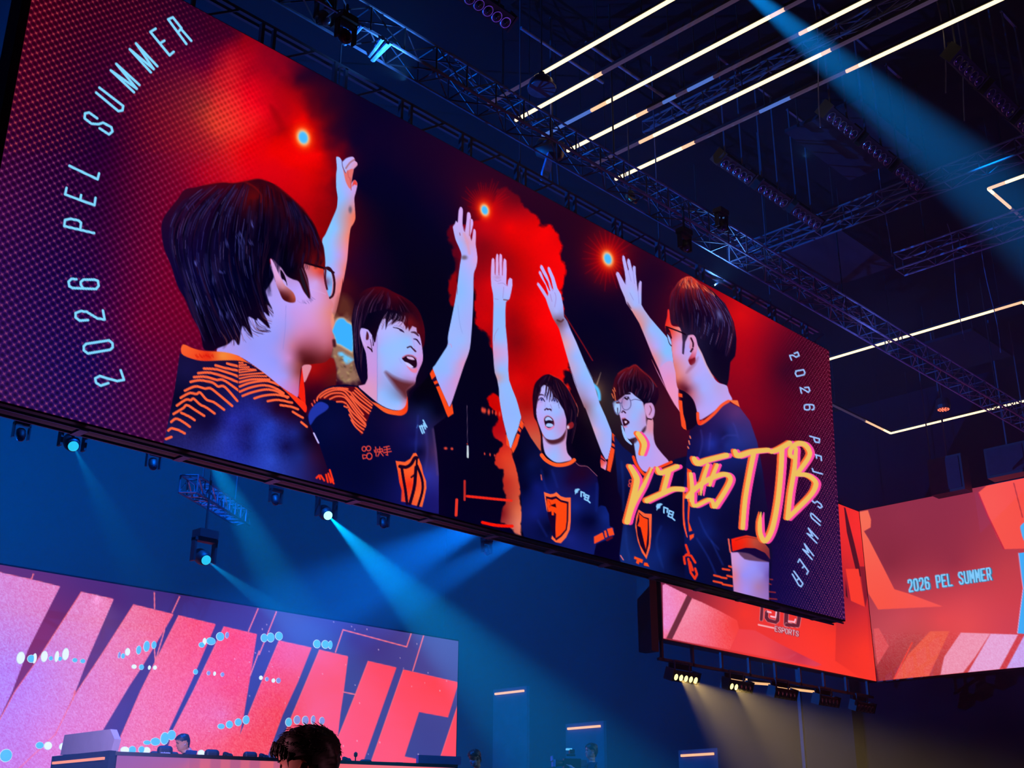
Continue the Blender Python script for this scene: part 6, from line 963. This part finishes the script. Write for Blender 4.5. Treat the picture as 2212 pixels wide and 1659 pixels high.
# ---------------------------------------------------------------- people
HS = [(-.045, .034, -.062, .052), (-.02, .05, -.062, .053), (.0, .080, -.064, .046), (.012, .091, -.068, .054), (.03, .092, -.074, .061), (.043, .095, -.08, .064), (.050, .091, -.083, .065), (.057, .097, -.086, .066), (.066, .093, -.088, .067), (.078, .094, -.092, .069), (.095, .095, -.096, .071), (.112, .091, -.099, .0725), (.122, .093, -.1, .073), (.136, .100, -.101, .0735), (.155, .1, -.101, .0735), (.175, .095, -.099, .071), (.195, .082, -.092, .064), (.212, .06, -.075, .052), (.224, .032, -.045, .032), (.23, .004, -.008, .006)]
def head_rings(n=36):
    Z = np.array([h[0] for h in HS]); zz = np.linspace(-.045, .23, 44); out = []
    for z in zz:
        xf, xb, hw = (np.interp(z, Z, [h[k] for h in HS]) for k in (1, 2, 3)); ring = []
        for i in range(n):
            a = 2 * math.pi * i / n; c, s = math.cos(a), math.sin(a); p = 2.25
            rr = (abs(c) ** p + abs(s) ** p) ** (-1 / p); x = -.004 + (xf + .004 if c > 0 else .0 - xb - .004) * c * rr; y = hw * s * rr
            d = min(a, 2 * math.pi - a)
            nose = math.exp(-(d / .16) ** 2) * (max(0, 1 - abs(z - .079) / .012) * .022 if z < .079 else max(0, 1 - (z - .079) / .05) * .022); x += nose
            sock = math.exp(-((d - .36) / .17) ** 2 - ((z - .115) / .012) ** 2) * .008; x -= sock
            ring.append((x, y, z))
        out.append(ring)
    return out
def head_bm(k, T):
    R = head_rings(); n = len(R[0]); b = len(k.v)
    for r in R:
        for p in r: k.v.append(T @ Vector(p))
    for j in range(len(R) - 1):
        for i in range(n): k.f.append((b + j * n + i, b + j * n + (i + 1) % n, b + (j + 1) * n + (i + 1) % n, b + (j + 1) * n + i))
    k.f.append(tuple(b + (len(R) - 1) * n + i for i in range(n)))
    for s in (-1, 1):                                            # ears
        e = len(k.v); m = 14
        prof = [(.0, .0), (.6, .010), (.92, .016), (1.0, .012), (.9, .004)]
        for q, h in prof:
            for i in range(m):
                a = 2 * math.pi * i / m; x = -.012 + .017 * q * math.cos(a) - .006 * math.sin(a) * q; z = .092 + .031 * q * math.sin(a) * (1 if math.sin(a) > 0 else .9); k.v.append(T @ Vector((x, s * (.068 + h), z)))
        for j in range(len(prof) - 1):
            for i in range(m): k.f.append((e + j * m + i, e + j * m + (i + 1) % m, e + (j + 1) * m + (i + 1) % m, e + (j + 1) * m + i))
def hair_bm(k, T, rnd, full=True, spikes=140, fringe=.157):
    R = head_rings(); n = len(R[0]); idx = {}
    def keep(a, z):
        d = min(a, 2 * math.pi - a)
        lo = np.interp(d, [0, .55, .9, 1.2, 1.35, 1.5, 1.85, 2.05, 2.5, 3.15], [fringe + .012, fringe + .01, fringe - .008, .125, .115, .13, .128, .07, .02, .015]); return z >= lo
    for j, r in enumerate(R):
        for i, p in enumerate(r):
            a = 2 * math.pi * i / n
            if keep(a, p[2]):
                off = .016 + .010 * math.sin(7 * a + p[2] * 60) * .4 + rnd.uniform(-.003, .003); up = sst(.1, .2, p[2]); q = Vector(p); c = Vector((-.004, 0, .11)); d = (q - c).normalized(); q = q + d * (off + .004 * up)
                idx[j, i] = len(k.v); k.v.append(T @ q)
    top = len(k.v); k.v.append(T @ Vector((-.01, 0, .253)))
    for j in range(len(R) - 1):
        for i in range(n):
            q = [(j, i), (j, (i + 1) % n), (j + 1, (i + 1) % n), (j + 1, i)]
            if all(t in idx for t in q): k.f.append(tuple(idx[t] for t in q))
    for i in range(n): k.f.append((idx[len(R) - 1, i], idx[len(R) - 1, (i + 1) % n], top))
    for h_ in range(70 if spikes > 200 else 0):                   # fringe
        a = rnd.uniform(-1.25, 1.25); d = abs(a); z = np.interp(d, [0, .55, .9, 1.25], [fringe + .022, fringe + .02, fringe + .008, .14]) + rnd.uniform(0, .012); c, s = math.cos(a), math.sin(a)
        P = Vector((.118 * c, .088 * s, z)); o = Vector((c, s, 0)); t = Vector((rnd.uniform(-.1, .3), rnd.uniform(-.4, .4), -1)).normalized(); L = rnd.uniform(.02, .045)
        for A_, B_, r1, r2 in ((P + Vector((0, 0, .01)), P + o * .004 + t * L * .5, .004, .004), (P + o * .004 + t * L * .5, P - o * .004 + t * L, .004, .0005)): k.tube(T @ A_, T @ B_, r1, 5, r2)
    for _ in range(spikes):                                       # loose locks
        a = rnd.uniform(0, 2 * math.pi); z = rnd.uniform(.15, .235); d = min(a, 2 * math.pi - a)
        if not keep(a, z - .005): continue
        c, s = math.cos(a), math.sin(a); f = math.sqrt(max(.02, 1 - max(0, (z - .13) / .12) ** 2)); P = Vector(((.098 if c > 0 else .1) * c * f * 1.13, .074 * s * f * 1.2, z + .012 * (1 - f)))
        o = (P - Vector((0, 0, .11))).normalized(); t = Vector((rnd.uniform(-.1, .8), rnd.uniform(-.4, .4), rnd.uniform(-.8, .1))); t = (t - o * t.dot(o)).normalized(); L = rnd.uniform(.015, .04); g = rnd.uniform(.0009, .0024)
        m0 = P + o * .006; m1 = P + o * .009 + t * L * .5; m2 = P + o * rnd.uniform(.006, .016) + t * L
        for A_, B_, r1, r2 in ((m0, m1, g, g * .8), (m1, m2, g * .8, .0004)): k.tube(T @ A_, T @ B_, r1, 5, r2)
def skin_mesh(name, pts, edges, rad, m, parent, sub=1):
    me = bpy.data.meshes.new(name); me.from_pydata(pts, edges, []); me.materials.append(m); o = bpy.data.objects.new(name, me); COL.objects.link(o); o.parent = parent
    sk = o.modifiers.new('skin', 'SKIN'); sk.use_smooth_shade = True
    if not me.skin_vertices: me.skin_vertices.new()
    for i, r in enumerate(rad): me.skin_vertices[0].data[i].radius = (r, r) if not isinstance(r, tuple) else r; me.skin_vertices[0].data[i].use_root = i == 0
    sb_ = o.modifiers.new('sub', 'SUBSURF'); sb_.levels = sb_.render_levels = sub; return o
def person(loc, rz, label, hscale=1., head_yaw=0., head_pitch=0., pose='stand', top='shirt', spikes=140, masked=False, group=None):
    """a standing or seated figure facing local +x, feet (or seat) at the root"""
    r = empty('person', loc, rz, label=label, cat='person', group=group); s = hscale; rnd = random.Random(len(label)); sit = pose == 'sit'
    hz = .48 if sit else .93; P = []; Ed = []; Ra = []
    def add(p, rad, prev=None):
        P.append(tuple(q * s for q in p)); Ra.append(rad * s if not isinstance(rad, tuple) else tuple(q * s for q in rad)); i = len(P) - 1
        if prev is not None: Ed.append((prev, i))
        return i
    # limbs of the bare body: neck, arms with fingers, lower legs; one skinned surface
    pel = add((0, 0, hz), .12); sp = add((-.01, 0, hz + .2), .12, pel); chs = add((.0, 0, hz + .40), .14, sp); nk = add((-.01, 0, hz + .53), .058, chs); add((.07, 0, hz + .56) if sit else (.0, 0, hz + .60), .052, nk)
    hands = []
    for sd in (-1, 1):
        shd = add((0, sd * .17, hz + .46), .062, chs)
        if pose == 'film': el = (.18, sd * .26, hz + .26); wr = (.36, sd * .10, hz + .42)
        elif sit: el = (.06, sd * .24, hz + .2); wr = (.28, sd * .16, hz + .22)
        else: el = (-.03, sd * .24, hz + .17); wr = (.04, sd * .26, hz - .06)
        e = add(el, .046, shd); w_ = add(wr, .03, e); d = (Vector(wr) - Vector(el)).normalized(); pm = Vector(wr) + d * .06; pi_ = add(tuple(pm), .034, w_)
        side = d.cross(Vector((0, 0, 1))).normalized() if abs(d.z) < .9 else Vector((1, 0, 0))
        for fi in range(4):
            b = pm + d * .035 + side * (.022 * (1.5 - fi)); m1 = b + d * (.03 + .004 * (fi in (1, 2))) + Vector((.006, 0, -.004)); m2 = m1 + d * (.024 + .005 * (fi in (1, 2))) + Vector((.012, 0, -.008)); i1 = add(tuple(b), .010, pi_); i2 = add(tuple(m1), .0095, i1); add(tuple(m2), .008, i2)
        b = Vector(wr) + d * .03 + side * .035; i1 = add(tuple(b), .012, w_); add(tuple(b + d * .035 + side * .022), .0095, i1)
        hip = add((0, sd * .09, hz - .05), .085, pel)
        if sit: kn = add((.42, sd * .11, hz + .0), .062, hip); an = add((.42, sd * .11, .07), .04, kn); add((.56, sd * .12, .04), .035, an)
        else: kn = add((.01, sd * .10, hz * .53), .062, hip); an = add((0, sd * .10, .075), .042, kn); add((.13, sd * .12, .035), .035, an)
    body = skin_mesh('body', P, Ed, Ra, M['skin'], r)
    # head as one surface with ears, joined under the same body part
    T = Matrix.Translation(Vector((.09, 0, hz + .535) if sit else (.005, 0, hz + .615)) * s) @ Matrix.Rotation(head_yaw, 4, 'Z') @ Matrix.Rotation(head_pitch, 4, 'Y') @ Matrix.Scale(s, 4)
    k = MB(); head_bm(k, T); hd = k.build('head', M['skin'], r, smooth=True)
    k = MB(); hair_bm(k, T, rnd, spikes=spikes); k.build('hair', M['hair'], r, smooth=True)
    k = MB()
    for sd in (-1, 1):
        k.lathe([(.0001, -.012), (.009, -.008), (.012, 0), (.009, .008), (.0001, .012)], T @ Vector((.076, sd * .031, .114)), None, 10)
        k.tube(T @ Vector((.098, sd * .014, .131)), T @ Vector((.087, sd * .05, .134)), .0035 * s, 6, .002)
    k.build('eyes', M['eye'], hd)
    k = MB(); k.tube(T @ Vector((.094, -.022, .052)), T @ Vector((.099, 0, .053)), .004 * s, 6, .006); k.tube(T @ Vector((.099, 0, .053)), T @ Vector((.094, .022, .052)), .006 * s, 6, .004); k.build('lips', M['lip'], hd)
    if masked:
        k = MB(); pts = [r_ for r_ in head_rings() if -.005 < r_[0][2] < .095]; n = len(pts[0]); sel = [i for i in range(n) if min(i, n - i) < n * .2]; sel = sorted(sel, key=lambda i: i if i < n / 2 else i - n); b = len(k.v)
        for rg in pts:
            for i in sel: q = Vector(rg[i]); k.v.append(T @ (q + Vector((q.x, q.y, 0)).normalized() * .008))
        for j in range(len(pts) - 1):
            for i in range(len(sel) - 1): k.f.append((b + j * len(sel) + i, b + j * len(sel) + i + 1, b + (j + 1) * len(sel) + i + 1, b + (j + 1) * len(sel) + i))
        k.build('face_mask', M['mask'], r, smooth=True)
    # clothing
    P, Ed, Ra = [], [], []
    c0 = add((0, 0, hz - .06), (.16, .13)); c1 = add((-.01, 0, hz + .2), (.165, .125), c0); c2 = add((0, 0, hz + .41), (.185, .135), c1); add((-.01, 0, hz + .53), .075, c2)
    for sd in (-1, 1):
        a = add((0, sd * .18, hz + .46), .078, c2)
        if pose == 'film': b = add((.18, sd * .27, hz + .26), .06, a); add((.33, sd * .13, hz + .39), .045, b)
        elif sit: b = add((.06, sd * .25, hz + .2), .062, a); add((.24, sd * .18, hz + .22), .047, b)
        else: b = add((-.03, sd * .25, hz + .17), .062, a); add((.03, sd * .265, hz - .02), .047, b)
    skin_mesh('jacket', P, Ed, Ra, M[top], r)
    P, Ed, Ra = [], [], []
    c0 = add((0, 0, hz), (.15, .125))
    for sd in (-1, 1):
        a = add((0, sd * .09, hz - .06), .1, c0)
        if sit: b = add((.42, sd * .11, hz + .0), .075, a); add((.42, sd * .11, .12), .06, b)
        else: b = add((.01, sd * .10, hz * .53), .075, a); add((0, sd * .10, .12), .062, b)
    skin_mesh('trousers', P, Ed, Ra, M['black'], r)
    for sd in (-1, 1):
        k = MB(); x0 = .42 if sit else 0; k.prism([(x0 - .08, sd * .10 - .045), (x0 + .1, sd * .11 - .05), (x0 + .19, sd * .12 - .03), (x0 + .19, sd * .12 + .03), (x0 + .1, sd * .11 + .05), (x0 - .08, sd * .10 + .045)], .09); o = k.build('shoe', M['black'], r); o.scale = (s, s, s)
    return r
# man in the near crowd, seen in profile, facing left
v = RM @ np.array([672 - CX, -(1610 - CY), -FPX]); v = v / np.linalg.norm(v); pp = v * 4.75; px_, py_ = pp[0], pp[1]; zt = CZ + pp[2]
fl = RM @ np.array([-1, 0, 0.0]); yaw = math.atan2(fl[1], fl[0])
sc = 1.055
person((px_, py_, zt - .182 * sc - (.93 + .615) * sc + .0), yaw - .12, 'man with short dark hair in profile facing left at the bottom edge', sc, spikes=260, head_pitch=.06)
seat = at(409, 1622, y=17.5)
person((seat[0], seat[1], ZS + .27), yaw + .5, 'seated person in dark blue leaning behind the desk between two chairs', 1.0, pose='sit', top='blueshirt', spikes=40, head_pitch=.25)
mk = at(1030, 1640, y=15); person((mk[0], mk[1], mk[2] - 1.63), yaw + .7, 'person in a white face mask standing right of the desk', 1.0, masked=True, spikes=60, head_pitch=.35)
cm = at(1278, 1622, y=14.5); person((cm[0], cm[1], cm[2] - 1.66), yaw + .15, 'camera operator in dark clothes filming in front of the middle lit opening', 1.0, pose='film', top='blueshirt', spikes=60)
plane_box('stage_riser', (16.2, 14.75, .62), (4.4, 1.9, 1.24), M['stage'])
# video camera on the operator's shoulder
a_ = yaw + .15; fx, fy = math.cos(a_), math.sin(a_); zz = cm[2] - 1.66 + .93 + .55
r = empty('video_camera', (cm[0] + fx * .36, cm[1] + fy * .36, zz - .1), a_, label='shoulder video camera with blue-lit parts held by the camera operator', cat='camera')
MB().box((0, 0, .06), (.3, .12, .16)).build('body', M['black'], r)
MB().lathe([(.05, .0), (.05, .1), (.07, .14), (.07, .2), (.055, .2)], (.15, 0, .06), Matrix.Rotation(math.pi / 2, 3, 'Y'), 16).build('lens_barrel', M['cabinet'], r, smooth=True)
k = MB(); k.box((.36, 0, .14), (.02, .17, .08)); k.box((.33, 0, .06), (.05, .14, .12)); k.build('matte_box', M['blue_lit_tint'], r)
k = MB(); k.box((.02, .0, .2), (.16, .03, .03)); k.box((.0, 0, .26), (.09, .1, .07)); k.build('handle', M['black'], r); MB().box((.05, .0, .3), (.1, .09, .03)).build('monitor', M['lamp_cyan'], r)
MB().box((-.2, 0, .06), (.12, .1, .12)).build('battery', M['truss'], r); MB().tube((.02, .0, -.02), (.02, 0, -.28), .02).build('grip', M['mask'], r)
